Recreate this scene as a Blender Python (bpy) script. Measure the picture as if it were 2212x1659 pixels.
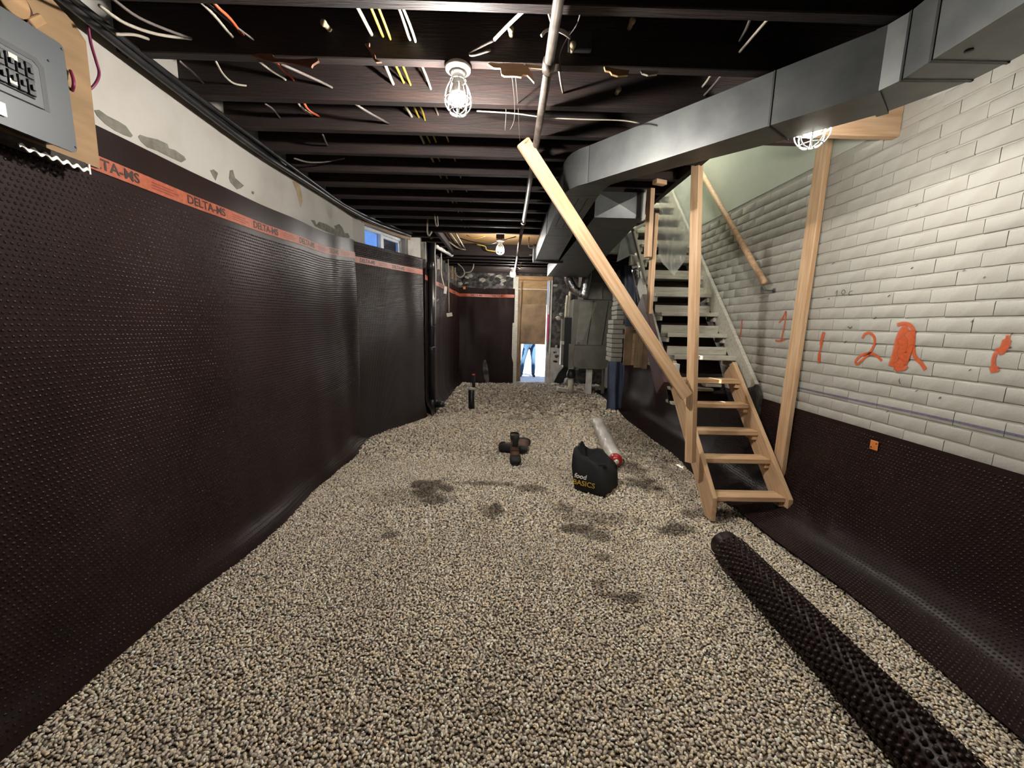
import bpy, bmesh, math, random
import numpy as np
from mathutils import Vector, Matrix, Euler, noise

for o in list(bpy.data.objects):
    bpy.data.objects.remove(o)
SC = bpy.context.scene
COL = SC.collection
random.seed(7)
RNG = np.random.default_rng(11)
PI = math.pi

# ------------------------------------------------------------------ camera
FPX, CAMH, IW, IH = 850.0, 1.5, 2212.0, 1659.0
_yaw, _pit, _rol = math.radians(0.6), math.radians(-8.65), math.radians(1.3)
_f = Vector((math.sin(_yaw)*math.cos(_pit), math.cos(_yaw)*math.cos(_pit), math.sin(_pit)))
_r0 = _f.cross(Vector((0, 0, 1))).normalized()
_u0 = _r0.cross(_f)
_r = _r0*math.cos(_rol) + _u0*math.sin(_rol)
_u = _r.cross(_f)
cam_d = bpy.data.cameras.new('camera')
cam_d.sensor_fit = 'HORIZONTAL'
cam_d.sensor_width = 36.0
cam_d.lens = FPX/IW*36.0
cam_d.clip_start = 0.02
cam_d.clip_end = 200
cam = bpy.data.objects.new('camera', cam_d)
COL.objects.link(cam)
cam.matrix_world = Matrix((( _r.x, _u.x, -_f.x, 0), (_r.y, _u.y, -_f.y, 0), (_r.z, _u.z, -_f.z, CAMH), (0, 0, 0, 1)))
SC.camera = cam

# ------------------------------------------------------------------ world, sun, exposure
SUN_STRENGTH = 30.0
SKY_STRENGTH = 1.9
LAMP_STRENGTH = 4300.0
world = bpy.data.worlds.new('sky')
SC.world = world
world.use_nodes = True
_wn = world.node_tree.nodes
_wb = _wn['Background']
_wb.inputs['Color'].default_value = (0.24, 0.47, 1.0, 1)
_wb.inputs['Strength'].default_value = SKY_STRENGTH
sun_d = bpy.data.lights.new('sun', 'SUN')
sun_d.energy = SUN_STRENGTH
sun_d.angle = 0.009
sun_d.color = (1.0, 0.97, 0.92)
sun = bpy.data.objects.new('sun', sun_d)
COL.objects.link(sun)
sun.rotation_euler = Euler((math.radians(25), math.radians(8), 0))
sun.location = (0, 6, 12)
vs = SC.view_settings
vs.view_transform = 'Standard'
vs.look = 'None'
vs.gamma = 1.0
vs.exposure = 0.0
vs.use_curve_mapping = False
cy = SC.cycles
cy.max_bounces, cy.diffuse_bounces, cy.glossy_bounces, cy.transmission_bounces, cy.transparent_max_bounces = 4, 3, 2, 2, 8
cy.caustics_reflective = cy.caustics_refractive = False
cy.use_adaptive_sampling = True
cy.adaptive_threshold = 0.1
cy.adaptive_min_samples = 16

# ------------------------------------------------------------------ helpers
def at(px, py, Y=None, X=None, Z=None):
    """pixel of the photograph -> point in the room on the plane y=Y, x=X or z=Z"""
    d = _f + _r*((px-IW/2)/FPX) - _u*((py-IH/2)/FPX)
    if Y is not None: t = Y/d.y
    elif X is not None: t = X/d.x
    else: t = (Z-CAMH)/d.z
    return Vector((0, 0, CAMH)) + d*t

def lin(c):
    return tuple(((x/255)/12.92 if x/255 <= 0.04045 else ((x/255+0.055)/1.055)**2.4) for x in c)

MATS = {}
def mat(name, rgb, rough=0.6, metal=0.0, rgb2=None, nscale=8.0, ndetail=4.0, stretch=None, bump=0.0, bscale=40.0,
        spec=0.5, emit=None, estr=0.0, lohi=(0.35, 0.65), coat=0.0, texrot=None):
    if name in MATS: return MATS[name]
    m = bpy.data.materials.new(name)
    m.use_nodes = True
    nt = m.node_tree
    b = nt.nodes['Principled BSDF']
    b.inputs['Roughness'].default_value = rough
    b.inputs['Metallic'].default_value = metal
    b.inputs['Specular IOR Level'].default_value = spec
    b.inputs['Coat Weight'].default_value = coat
    c1 = (*lin(rgb), 1)
    b.inputs['Base Color'].default_value = c1
    tc = nt.nodes.new('ShaderNodeTexCoord')
    mp = nt.nodes.new('ShaderNodeMapping')
    nt.links.new(tc.outputs['Object'], mp.inputs['Vector'])
    if texrot is not None:
        mp.vector_type = 'TEXTURE'; mp.inputs['Rotation'].default_value = texrot
        mp.inputs['Scale'].default_value = tuple(1/x for x in stretch)
    elif stretch: mp.inputs['Scale'].default_value = stretch
    n = nt.nodes.new('ShaderNodeTexNoise')
    n.inputs['Scale'].default_value = nscale
    n.inputs['Detail'].default_value = ndetail
    nt.links.new(mp.outputs['Vector'], n.inputs['Vector'])
    r = nt.nodes.new('ShaderNodeValToRGB')
    r.color_ramp.elements[0].position = lohi[0]
    r.color_ramp.elements[1].position = lohi[1]
    r.color_ramp.elements[0].color = c1
    r.color_ramp.elements[1].color = (*lin(rgb2 or tuple(min(255, x*0.9) for x in rgb)), 1)
    nt.links.new(n.outputs['Fac'], r.inputs['Fac'])
    nt.links.new(r.outputs['Color'], b.inputs['Base Color'])
    if bump > 0:
        n2 = nt.nodes.new('ShaderNodeTexNoise')
        n2.inputs['Scale'].default_value = bscale
        n2.inputs['Detail'].default_value = 5
        nt.links.new(mp.outputs['Vector'], n2.inputs['Vector'])
        bp = nt.nodes.new('ShaderNodeBump')
        bp.inputs['Strength'].default_value = bump
        bp.inputs['Distance'].default_value = 0.01
        nt.links.new(n2.outputs['Fac'], bp.inputs['Height'])
        nt.links.new(bp.outputs['Normal'], b.inputs['Normal'])
    if emit:
        b.inputs['Emission Color'].default_value = (*emit, 1)
        b.inputs['Emission Strength'].default_value = estr
    MATS[name] = m
    return m

def tag(o, label, cat, group=None, kind=None):
    if label: o['label'] = label
    if cat: o['category'] = cat
    if group: o['group'] = group
    if kind: o['kind'] = kind
    return o

def adopt(o, parent):
    if parent is not None:
        o.parent = parent
        pm = parent.matrix_basis if parent.parent is None else (parent.parent.matrix_basis @ parent.matrix_parent_inverse @ parent.matrix_basis)
        o.matrix_parent_inverse = pm.inverted()
    return o

def thing(name, label, cat, loc=(0, 0, 0), group=None):
    o = bpy.data.objects.new(name, None)
    o.empty_display_size = 0.05
    o.location = loc
    COL.objects.link(o)
    return tag(o, label, cat, group)

def mesh(name, verts, faces, m=None, parent=None, smooth=False, mw=None):
    me = bpy.data.meshes.new(name)
    me.from_pydata([tuple(v) for v in verts], [], [tuple(f) for f in faces])
    me.update()
    if smooth: me.shade_smooth()
    return link(name, me, m, parent, mw)

def link(name, me, m=None, parent=None, mw=None):
    if m is not None and not me.materials: me.materials.append(m)
    o = bpy.data.objects.new(name, me)
    COL.objects.link(o)
    if mw is not None: o.matrix_basis = mw
    return adopt(o, parent)

def bm_obj(name, bm, m=None, parent=None, smooth=False, mw=None):
    me = bpy.data.meshes.new(name)
    bmesh.ops.recalc_face_normals(bm, faces=bm.faces)
    bm.to_mesh(me); bm.free()
    if smooth: me.shade_smooth()
    return link(name, me, m, parent, mw)

def bm_box(bm, c, s, rot=None, bevel=0.0, seg=1):
    r = bmesh.ops.create_cube(bm, size=1.0)
    vs_ = r['verts']
    M = Matrix.Translation(c) @ (rot.to_4x4() if rot is not None else Matrix()) @ Matrix.Diagonal((*s, 1))
    bmesh.ops.transform(bm, matrix=M, verts=vs_)
    if bevel > 0:
        es = list({e for v in vs_ for e in v.link_edges})
        bmesh.ops.bevel(bm, geom=es, offset=bevel, segments=seg, affect='EDGES', profile=0.6)

def box(name, lo, hi, m, parent=None, bevel=0.003):
    """axis-aligned box; local origin at its centre"""
    lo, hi = Vector(lo), Vector(hi)
    c = (lo+hi)/2
    bm = bmesh.new()
    bm_box(bm, (0, 0, 0), hi-lo, bevel=bevel)
    return bm_obj(name, bm, m, parent, mw=Matrix.Translation(c))

def frame_of(p0, p1, up=(0, 0, 1)):
    p0, p1 = Vector(p0), Vector(p1)
    x = (p1-p0).normalized()
    up = Vector(up)
    y = up.cross(x)
    if y.length < 1e-5: y = Vector((0, 1, 0)).cross(x)
    y.normalize()
    z = x.cross(y)
    M = Matrix((x, y, z)).transposed().to_4x4()
    M.translation = (p0+p1)/2
    return M, (p1-p0).length

def beam(name, p0, p1, w, h, m, parent=None, up=(0, 0, 1), bevel=0.003):
    """lumber from p0 to p1: w across (local y), h along 'up' (local z)"""
    M, L = frame_of(p0, p1, up)
    bm = bmesh.new()
    bm_box(bm, (0, 0, 0), (L, w, h), bevel=bevel)
    return bm_obj(name, bm, m, parent, mw=M)

def smooth_path(pts, n=6):
    pts = [Vector(p) for p in pts]
    if len(pts) < 3: return pts
    out = []
    P = [pts[0]*2-pts[1]] + pts + [pts[-1]*2-pts[-2]]
    for i in range(1, len(P)-2):
        for k in range(n):
            t = k/n
            a, b, c, d = P[i-1], P[i], P[i+1], P[i+2]
            out.append(0.5*((2*b)+(c-a)*t+(2*a-5*b+4*c-d)*t*t+(3*b-a-3*c+d)*t**3))
    out.append(pts[-1])
    return out

def tube_data(pts, rad, n=8, caps=True):
    pts = [Vector(p) for p in pts]
    V, F = [], []
    t0 = (pts[1]-pts[0]).normalized()
    ref = Vector((0, 0, 1)) if abs(t0.z) < 0.9 else Vector((1, 0, 0))
    nrm = ref.cross(t0).normalized()
    for i, p in enumerate(pts):
        t = (pts[min(i+1, len(pts)-1)]-pts[max(i-1, 0)])
        if t.length < 1e-9: t = t0
        t.normalize()
        nrm = (nrm - t*nrm.dot(t)).normalized()
        bn = t.cross(nrm)
        r = rad[i] if hasattr(rad, '__len__') else rad
        for k in range(n):
            a = 2*PI*k/n
            V.append(p + nrm*math.cos(a)*r + bn*math.sin(a)*r)
    m = len(pts)
    for i in range(m-1):
        for k in range(n):
            a, b = i*n+k, i*n+(k+1) % n
            F.append((a, b, b+n, a+n))
    if caps:
        F.append(tuple(range(n-1, -1, -1)))
        F.append(tuple(range((m-1)*n, m*n)))
    return V, F

def tube(name, pts, rad, m, parent=None, n=8, sm=6, caps=True):
    if sm > 1 and not hasattr(rad, '__len__'): pts = smooth_path(pts, sm)
    V, F = tube_data(pts, rad, n, caps)
    return mesh(name, V, F, m, parent, smooth=True)

def lathe(name, prof, m, parent=None, loc=(0, 0, 0), n=16, rot=None, cap0=True, cap1=True, smooth=True):
    V, F = [], []
    for (r, z) in prof:
        for k in range(n):
            a = 2*PI*k/n
            V.append((r*math.cos(a), r*math.sin(a), z))
    for i in range(len(prof)-1):
        for k in range(n):
            a, b = i*n+k, i*n+(k+1) % n
            F.append((a, b, b+n, a+n))
    if cap0: F.append(tuple(range(n-1, -1, -1)))
    if cap1: F.append(tuple(range((len(prof)-1)*n, len(prof)*n)))
    M = Matrix.Translation(loc) @ (rot.to_4x4() if rot is not None else Matrix())
    return mesh(name, V, F, m, parent, smooth, M)

def prism(name, poly, axis, a, b, m, parent=None, bevel=0.0):
    """polygon in the plane across `axis` ('x': (y,z), 'y': (x,z), 'z': (x,y)) from a to b"""
    def p3(p, t):
        return {'x': (t, p[0], p[1]), 'y': (p[0], t, p[1]), 'z': (p[0], p[1], t)}[axis]
    n = len(poly)
    V = [p3(p, a) for p in poly] + [p3(p, b) for p in poly]
    c = sum((Vector(v) for v in V), Vector())/len(V)
    V = [Vector(v)-c for v in V]
    F = [tuple(range(n-1, -1, -1)), tuple(range(n, 2*n))] + [(i, (i+1) % n, (i+1) % n+n, i+n) for i in range(n)]
    bm = bmesh.new()
    bv = [bm.verts.new(v) for v in V]
    for f in F: bm.faces.new([bv[i] for i in f])
    if bevel > 0:
        bmesh.ops.bevel(bm, geom=list(bm.edges), offset=bevel, segments=1, affect='EDGES')
    return bm_obj(name, bm, m, parent, mw=Matrix.Translation(c))

def grid(name, fn, nu, nv, m, parent=None, smooth=True, thick=0.0):
    V = [fn(i/(nu-1), j/(nv-1)) for j in range(nv) for i in range(nu)]
    F = [(j*nu+i, j*nu+i+1, (j+1)*nu+i+1, (j+1)*nu+i) for j in range(nv-1) for i in range(nu-1)]
    o = mesh(name, V, F, m, parent, smooth)
    if thick:
        s = o.modifiers.new('thickness', 'SOLIDIFY'); s.thickness = thick; s.offset = 0
    return o

def text_mesh(s, size, extrude=0.0004, shear=0.0, bold=0.0):
    cu = bpy.data.curves.new('lettering', 'FONT')
    cu.body = s; cu.size = size; cu.extrude = extrude; cu.shear = shear; cu.offset = bold
    cu.resolution_u = 3
    ob = bpy.data.objects.new('lettering', cu)
    COL.objects.link(ob)
    dg = bpy.context.evaluated_depsgraph_get()
    me = bpy.data.meshes.new_from_object(ob.evaluated_get(dg))
    bpy.data.objects.remove(ob)
    bpy.data.curves.remove(cu)
    return me

def text(name, s, size, origin, xdir, ydir, m, parent=None, **k):
    x, y = Vector(xdir).normalized(), Vector(ydir).normalized()
    M = Matrix((x, y, x.cross(y))).transposed().to_4x4()
    M.translation = Vector(origin)
    return link(name, text_mesh(s, size, **k), m, parent, M)

def stamp(name, unit_v, unit_f, mats, m, parent=None, smooth=True, colors=None):
    """join many transformed copies of a small mesh: mats is an (n,3,4) array"""
    uv = np.asarray(unit_v, float)
    n, k = len(mats), len(uv)
    V = np.einsum('nij,kj->nki', mats[:, :, :3], uv) + mats[:, None, :, 3]
    V = V.reshape(-1, 3).astype(np.float32)
    sizes = np.array([len(f) for f in unit_f])
    flat = np.concatenate([np.array(f) for f in unit_f])
    L = (flat[None, :] + (np.arange(n)*k)[:, None]).reshape(-1)
    tot = np.tile(sizes, n)
    start = np.concatenate([[0], np.cumsum(tot)[:-1]])
    me = bpy.data.meshes.new(name)
    me.vertices.add(len(V)); me.vertices.foreach_set('co', V.ravel())
    me.loops.add(len(L)); me.loops.foreach_set('vertex_index', L.astype(np.int32))
    me.polygons.add(len(tot)); me.polygons.foreach_set('loop_start', start.astype(np.int32))
    me.update(calc_edges=True)
    if smooth: me.shade_smooth()
    if colors is not None:
        at_ = me.color_attributes.new('tint', 'FLOAT_COLOR', 'POINT')
        c = np.ones((n, k, 4), np.float32); c[:, :, :3] = colors[:, None, :]
        at_.data.foreach_set('color', c.ravel())
    return link(name, me, m, parent)

# ------------------------------------------------------------------ materials
M_PINE = mat('pine', (210, 177, 141), 0.6, rgb2=(188, 150, 112), nscale=5, stretch=(0.6, 9, 9), bump=0.08, bscale=30)
M_PINE_SLOPE = mat('pine_sloped', (210, 177, 141), 0.6, rgb2=(188, 150, 112), nscale=5, stretch=(9, 0.6, 9), texrot=(math.radians(46), 0, 0), bump=0.08, bscale=30)
M_PINE_PALE = mat('pine_pale', (216, 184, 150), 0.6, rgb2=(196, 158, 120), nscale=5, stretch=(0.6, 9, 9), bump=0.05)
M_OLDWOOD = mat('old_joist_wood', (42, 26, 22), 0.75, rgb2=(22, 16, 15), nscale=4, stretch=(0.6, 7, 7), bump=0.35, bscale=18)
M_JOIST_EDGE = mat('joist_torn_edge', (120, 84, 66), 0.8, rgb2=(84, 60, 50), nscale=10, bump=0.3)
M_SUBFLOOR = mat('dark_subfloor', (24, 20, 20), 0.85, rgb2=(14, 13, 13), nscale=5, stretch=(6, 0.5, 1), bump=0.2)
M_PLYWOOD = mat('plywood', (176, 142, 100), 0.7, rgb2=(156, 122, 82), nscale=5, stretch=(1, 5, 5), bump=0.03)
M_OSB_DIRTY = mat('weathered_plywood', (160, 132, 102), 0.8, rgb2=(118, 96, 76), nscale=3, bump=0.1)
M_GREYPAINT = mat('worn_grey_paint', (198, 194, 180), 0.6, rgb2=(168, 164, 150), nscale=6, stretch=(1, 6, 6), bump=0.15, bscale=25, lohi=(0.45, 0.75))
M_MAROON = mat('maroon_paint', (74, 42, 46), 0.5, rgb2=(52, 30, 34), nscale=6, bump=0.1)
M_WHITEWALL = mat('white_painted_plaster', (178, 174, 166), 0.75, rgb2=(156, 150, 140), nscale=3, ndetail=7, bump=0.35, bscale=14, lohi=(0.45, 0.8))
M_BRICK = mat('white_painted_brick', (167, 165, 156), 0.6, rgb2=(152, 148, 138), nscale=6, ndetail=6, bump=0.35, bscale=22, lohi=(0.45, 0.8))
M_GREENWALL = mat('pale_green_plaster', (194, 198, 186), 0.7, rgb2=(180, 186, 172), nscale=2, bump=0.1)
M_PATCH = mat('bare_grey_render', (124, 121, 110), 0.9, rgb2=(100, 97, 88), nscale=20, bump=0.3)
M_STONE = mat('rubble_stone', (92, 88, 84), 0.9, rgb2=(44, 42, 42), nscale=9, bump=0.9, bscale=12, lohi=(0.4, 0.6))
M_MORTAR = mat('pale_mortar', (188, 182, 172), 0.9, rgb2=(140, 134, 124), nscale=14, bump=0.6)
M_GALV = mat('galvanised_steel', (114, 116, 114), 0.44, 0.85, rgb2=(98, 100, 100), nscale=7, ndetail=6, bump=0.03, bscale=5)
M_GALV_DARK = mat('galvanised_seam', (70, 70, 70), 0.5, 0.7)
M_FOIL = mat('foil_tape', (205, 205, 205), 0.25, 1.0, rgb2=(170, 170, 172), nscale=30, bump=0.9, bscale=28)
M_FURN = mat('furnace_grey_steel', (138, 136, 128), 0.45, 0.5, rgb2=(124, 122, 114), nscale=6)
M_FURN_DARK = mat('dark_appliance_panel', (44, 44, 46), 0.45, 0.2)
M_BLACK = mat('black_abs_plastic', (24, 24, 26), 0.3, rgb2=(34, 34, 36))
M_BLACKCABLE = mat('black_cable_sheath', (40, 39, 40), 0.38, rgb2=(24, 24, 26))
M_STEELPIPE = mat('old_gas_pipe', (120, 112, 104), 0.45, 0.6, rgb2=(84, 76, 70), nscale=12, stretch=(1, 1, 1), bump=0.1)
M_WHITEPL = mat('white_plastic', (232, 230, 224), 0.4)
M_PVC = mat('cream_pvc', (205, 198, 178), 0.4)
M_CABLE_W = mat('white_cable_sheath', (176, 168, 154), 0.5)
M_CABLE_Y = mat('yellow_cable_sheath', (180, 156, 60), 0.5)
M_CABLE_O = mat('orange_cable_sheath', (206, 96, 62), 0.5)
M_CABLE_G = mat('grey_cable_sheath', (104, 96, 92), 0.6)
M_CABLE_P = mat('purple_cable_sheath', (122, 34, 74), 0.4)
M_PORCELAIN = mat('porcelain', (198, 184, 150), 0.35)
M_PANELGREY = mat('panel_grey_enamel', (78, 82, 85), 0.4, rgb2=(73, 77, 80), nscale=3)
M_PANELDARK = mat('panel_groove', (56, 60, 60), 0.5)
M_BREAKER = mat('breaker_black', (30, 30, 34), 0.35, rgb2=(44, 44, 50), nscale=30)
M_ORANGE = mat('printed_orange', (168, 88, 60), 0.45, rgb2=(146, 74, 50), nscale=40, bump=0.15, bscale=120)
M_INK = mat('printed_dark_ink', (48, 30, 28), 0.5)
M_INKRED = mat('printed_red_ink', (128, 50, 36), 0.5)
M_ORANGETAG = mat('orange_plastic_tag', (214, 126, 60), 0.5)
M_VINYL = mat('window_vinyl', (226, 228, 230), 0.4)
M_BAG = mat('black_bag_fabric', (20, 20, 21), 0.8, rgb2=(28, 28, 29), nscale=14, bump=0.4, bscale=9)
M_BAGWHITE = mat('bag_white_print', (225, 222, 215), 0.6)
M_BAGYELLOW = mat('bag_yellow_print', (196, 160, 52), 0.6)
M_POLYROLL = mat('white_poly_wrap', (216, 210, 202), 0.28, rgb2=(196, 190, 182), nscale=6, bump=0.8, bscale=11)
M_RED = mat('red_print', (176, 38, 34), 0.35)
M_LEATHER = mat('boot_brown_leather', (118, 88, 66), 0.7, rgb2=(88, 66, 52), nscale=14, bump=0.2)
M_RUBBER = mat('boot_dark_rubber', (42, 40, 44), 0.6)
M_LACE = mat('boot_lace', (64, 46, 40), 0.8)
M_BOOTPAD = mat('boot_padding', (34, 42, 42), 0.8)
M_PINK = mat('pink_board', (214, 60, 120), 0.5)
M_CONCRETE = mat('pale_concrete', (196, 192, 184), 0.9, rgb2=(170, 166, 158), nscale=8, bump=0.3)
M_DEBRIS = mat('dark_debris', (66, 60, 54), 0.95, rgb2=(36, 33, 30), nscale=18, bump=0.8)
M_NAVY = mat('navy_tarp', (52, 60, 78), 0.4, rgb2=(36, 42, 56), nscale=4, bump=0.4, bscale=6)
def bulb_mat(k):
    return mat('lamp_bulb_%d' % int(k*100), (255, 250, 240), 0.5, emit=(1.0, 0.95, 0.88), estr=LAMP_STRENGTH*k)
M_NAIL = mat('rusty_nail', (90, 80, 74), 0.5, 0.6)

def mat_membrane(name, dimple_bump):
    m = mat(name, (38, 24, 22), 0.38, rgb2=(31, 19, 18), nscale=2.5, ndetail=3, spec=0.22)
    if dimple_bump:
        nt = m.node_tree
        b = nt.nodes['Principled BSDF']
        uv = nt.nodes.new('ShaderNodeUVMap')
        sp = nt.nodes.new('ShaderNodeSeparateXYZ')
        nt.links.new(uv.outputs['UV'], sp.inputs[0])
        outs = []
        for ax in (0, 1):
            mu = nt.nodes.new('ShaderNodeMath'); mu.operation = 'MULTIPLY'; mu.inputs[1].default_value = 2*PI/0.022
            nt.links.new(sp.outputs[ax], mu.inputs[0])
            si = nt.nodes.new('ShaderNodeMath'); si.operation = 'SINE'
            nt.links.new(mu.outputs[0], si.inputs[0]); outs.append(si)
        pr = nt.nodes.new('ShaderNodeMath'); pr.operation = 'MULTIPLY'
        nt.links.new(outs[0].outputs[0], pr.inputs[0]); nt.links.new(outs[1].outputs[0], pr.inputs[1])
        bp = nt.nodes.new('ShaderNodeBump'); bp.inputs['Strength'].default_value = 0.55; bp.inputs['Distance'].default_value = 0.004
        nt.links.new(pr.outputs[0], bp.inputs['Height'])
        nt.links.new(bp.outputs['Normal'], b.inputs['Normal'])
    return m
M_MEMB = mat_membrane('brown_dimple_membrane', False)
M_MEMB_FAR = mat_membrane('brown_dimple_membrane_far', True)

def mat_gravel():
    m = bpy.data.materials.new('gravel_stone'); m.use_nodes = True
    nt = m.node_tree; b = nt.nodes['Principled BSDF']
    a = nt.nodes.new('ShaderNodeVertexColor'); a.layer_name = 'tint'
    nt.links.new(a.outputs['Color'], b.inputs['Base Color'])
    b.inputs['Roughness'].default_value = 0.75
    return m
M_GRAVEL = mat_gravel()
M_GRIT = mat('grit_between_stones', (124, 112, 97), 0.95, rgb2=(94, 84, 72), nscale=30, ndetail=8, bump=1.0, bscale=60)

def mat_glass():
    m = bpy.data.materials.new('window_glass'); m.use_nodes = True
    nt = m.node_tree
    for n in list(nt.nodes):
        if n.type == 'BSDF_PRINCIPLED': nt.nodes.remove(n)
    out = [n for n in nt.nodes if n.type == 'OUTPUT_MATERIAL'][0]
    t = nt.nodes.new('ShaderNodeBsdfTransparent'); t.inputs['Color'].default_value = (0.62, 0.66, 0.72, 1)
    g = nt.nodes.new('ShaderNodeBsdfGlossy'); g.inputs['Roughness'].default_value = 0.05
    mx = nt.nodes.new('ShaderNodeMixShader'); mx.inputs[0].default_value = 0.07
    nt.links.new(t.outputs[0], mx.inputs[1]); nt.links.new(g.outputs[0], mx.inputs[2]); nt.links.new(mx.outputs[0], out.inputs[0])
    return m
M_GLASS = mat_glass()

def mat_film():
    m = bpy.data.materials.new('clear_poly_film'); m.use_nodes = True
    nt = m.node_tree; b = nt.nodes['Principled BSDF']
    out = [n for n in nt.nodes if n.type == 'OUTPUT_MATERIAL'][0]
    b.inputs['Base Color'].default_value = (*lin((226, 228, 222)), 1); b.inputs['Roughness'].default_value = 0.22
    t = nt.nodes.new('ShaderNodeBsdfTransparent')
    mx = nt.nodes.new('ShaderNodeMixShader')
    tc = nt.nodes.new('ShaderNodeTexCoord'); n = nt.nodes.new('ShaderNodeTexNoise'); n.inputs['Scale'].default_value = 7
    nt.links.new(tc.outputs['Object'], n.inputs['Vector'])
    r = nt.nodes.new('ShaderNodeMapRange'); r.inputs['To Min'].default_value = 0.25; r.inputs['To Max'].default_value = 0.6
    nt.links.new(n.outputs['Fac'], r.inputs['Value']); nt.links.new(r.outputs['Result'], mx.inputs[0])
    nt.links.new(t.outputs[0], mx.inputs[1]); nt.links.new(b.outputs[0], mx.inputs[2]); nt.links.new(mx.outputs[0], out.inputs[0])
    return m
M_FILM = mat_film()

def mat_spray(name, rgb, amax=0.95):
    """paint whose cover fades to nothing at the rim of the stroke (attribute 'cover')"""
    m = bpy.data.materials.new(name); m.use_nodes = True
    nt = m.node_tree; b = nt.nodes['Principled BSDF']
    b.inputs['Base Color'].default_value = (*lin(rgb), 1); b.inputs['Roughness'].default_value = 0.6
    a = nt.nodes.new('ShaderNodeVertexColor'); a.layer_name = 'cover'
    tc = nt.nodes.new('ShaderNodeTexCoord'); n = nt.nodes.new('ShaderNodeTexNoise'); n.inputs['Scale'].default_value = 60
    nt.links.new(tc.outputs['Object'], n.inputs['Vector'])
    ad = nt.nodes.new('ShaderNodeMath'); ad.operation = 'MULTIPLY_ADD'; ad.inputs[1].default_value = 0.7; ad.inputs[2].default_value = 0.5
    nt.links.new(n.outputs['Fac'], ad.inputs[0])
    mu = nt.nodes.new('ShaderNodeMath'); mu.operation = 'MULTIPLY'; mu.use_clamp = True
    nt.links.new(a.outputs['Color'], mu.inputs[0]); nt.links.new(ad.outputs[0], mu.inputs[1])
    mm = nt.nodes.new('ShaderNodeMath'); mm.operation = 'MULTIPLY'; mm.inputs[1].default_value = amax
    nt.links.new(mu.outputs[0], mm.inputs[0])
    nt.links.new(mm.outputs[0], b.inputs['Alpha'])
    return m
M_SPRAY = mat_spray('orange_spray_paint', (196, 86, 40))
M_PENCIL = mat_spray('dark_pencil', (52, 50, 58), 0.8)
M_CHALK = mat_spray('purple_chalk', (92, 84, 124), 0.65)

# ------------------------------------------------------------------ the setting
XL, XR, ZJ, ZS = -1.80, 2.35, 2.68, 2.88       # left wall, right wall, joist underside, subfloor
PA, PB, PC = (-1.80, 4.70), (-1.33, 6.05), (-1.27, 9.75)
YB = 9.75

def ground(x, y):
    g = 0.012*math.sin(1.7*x+0.6*y)+0.010*math.sin(2.3*y-1.1*x)
    g += 0.07*math.exp(-((x+1.7)**2/0.18+(y-4.9)**2/0.7))
    g += 0.05*max(0.0, min(1.0, (y-6.0)/3.0))
    g *= 1.0 if y > 2.2 else max(0.3, y/2.2)
    return g

def struct(o):
    o['kind'] = 'structure'
    return o

# floor
fx0, fx1, fy0, fy1, nx, ny = -2.4, 2.6, -1.6, 9.95, 51, 117
V = [(fx0+(fx1-fx0)*i/(nx-1), fy0+(fy1-fy0)*j/(ny-1), 0) for j in range(ny) for i in range(nx)]
V = [(x, y, ground(x, y)-0.004) for x, y, _ in V]
F = [(j*nx+i, j*nx+i+1, (j+1)*nx+i+1, (j+1)*nx+i) for j in range(ny-1) for i in range(nx-1)]
FLOOR = struct(mesh('floor', V, F, M_GRIT, smooth=True))

# stones of the gravel: one uncountable mass
ico = bmesh.new(); bmesh.ops.create_icosphere(ico, subdivisions=1, radius=1.0)
ico.verts.ensure_lookup_table()
IV = [tuple(v.co) for v in ico.verts]; IFc = [tuple(v.index for v in f.verts) for f in ico.faces]
ico.free()
def stain(x, y):
    s = 0.0
    for cx, cy, rx, ry, k in STAINS:
        d = ((x-cx)/rx)**2+((y-cy)/ry)**2
        d += 1.1*(noise.noise((x*9, y*9, 3.1)))
        s = max(s, k*max(0.0, min(1.0, 1.35-d)))
    return s
STAINS = []
for (px, py, rx, ry, k) in [(925, 1062, .20, .26, .75), (940, 1085, .15, .12, .7), (1062, 1108, .10, .12, .7), (1050, 1050, .35, .05, .6),
                            (1150, 1060, .16, .09, .6), (1215, 1100, .12, .08, .55), (1255, 1145, .18, .08, .7), (1290, 1160, .1, .06, .6),
                            (1345, 1290, .13, .05, .6), (1300, 1260, .06, .06, .5), (1460, 1140, .17, .10, .7), (1390, 1045, .16, .18, .7),
                            (1360, 1010, .2, .2, .5), (1060, 1540, .08, .03, .4), (1120, 905, .3, .1, .5), (1300, 1205, .06, .05, .5),
                            (1540, 1110, .25, .12, .6), (1250, 880, .5, .5, .35), (1100, 850, .8, .8, .4), (840, 1160, .06, .05, .5)]:
    p = at(px, py, Z=0)
    STAINS.append((p.x, p.y, rx, ry, k))
STAINS += [(0.2, 8.2, 1.7, 1.9, 0.5), (-1.2, 6.9, 0.6, 0.8, 0.4), (1.7, 5.2, 0.4, 1.2, 0.4), (-0.9, 3.2, 0.35, 0.2, 0.3), (0.75, 2.9, 0.3, 0.12, 0.4)]
pos = []
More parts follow.
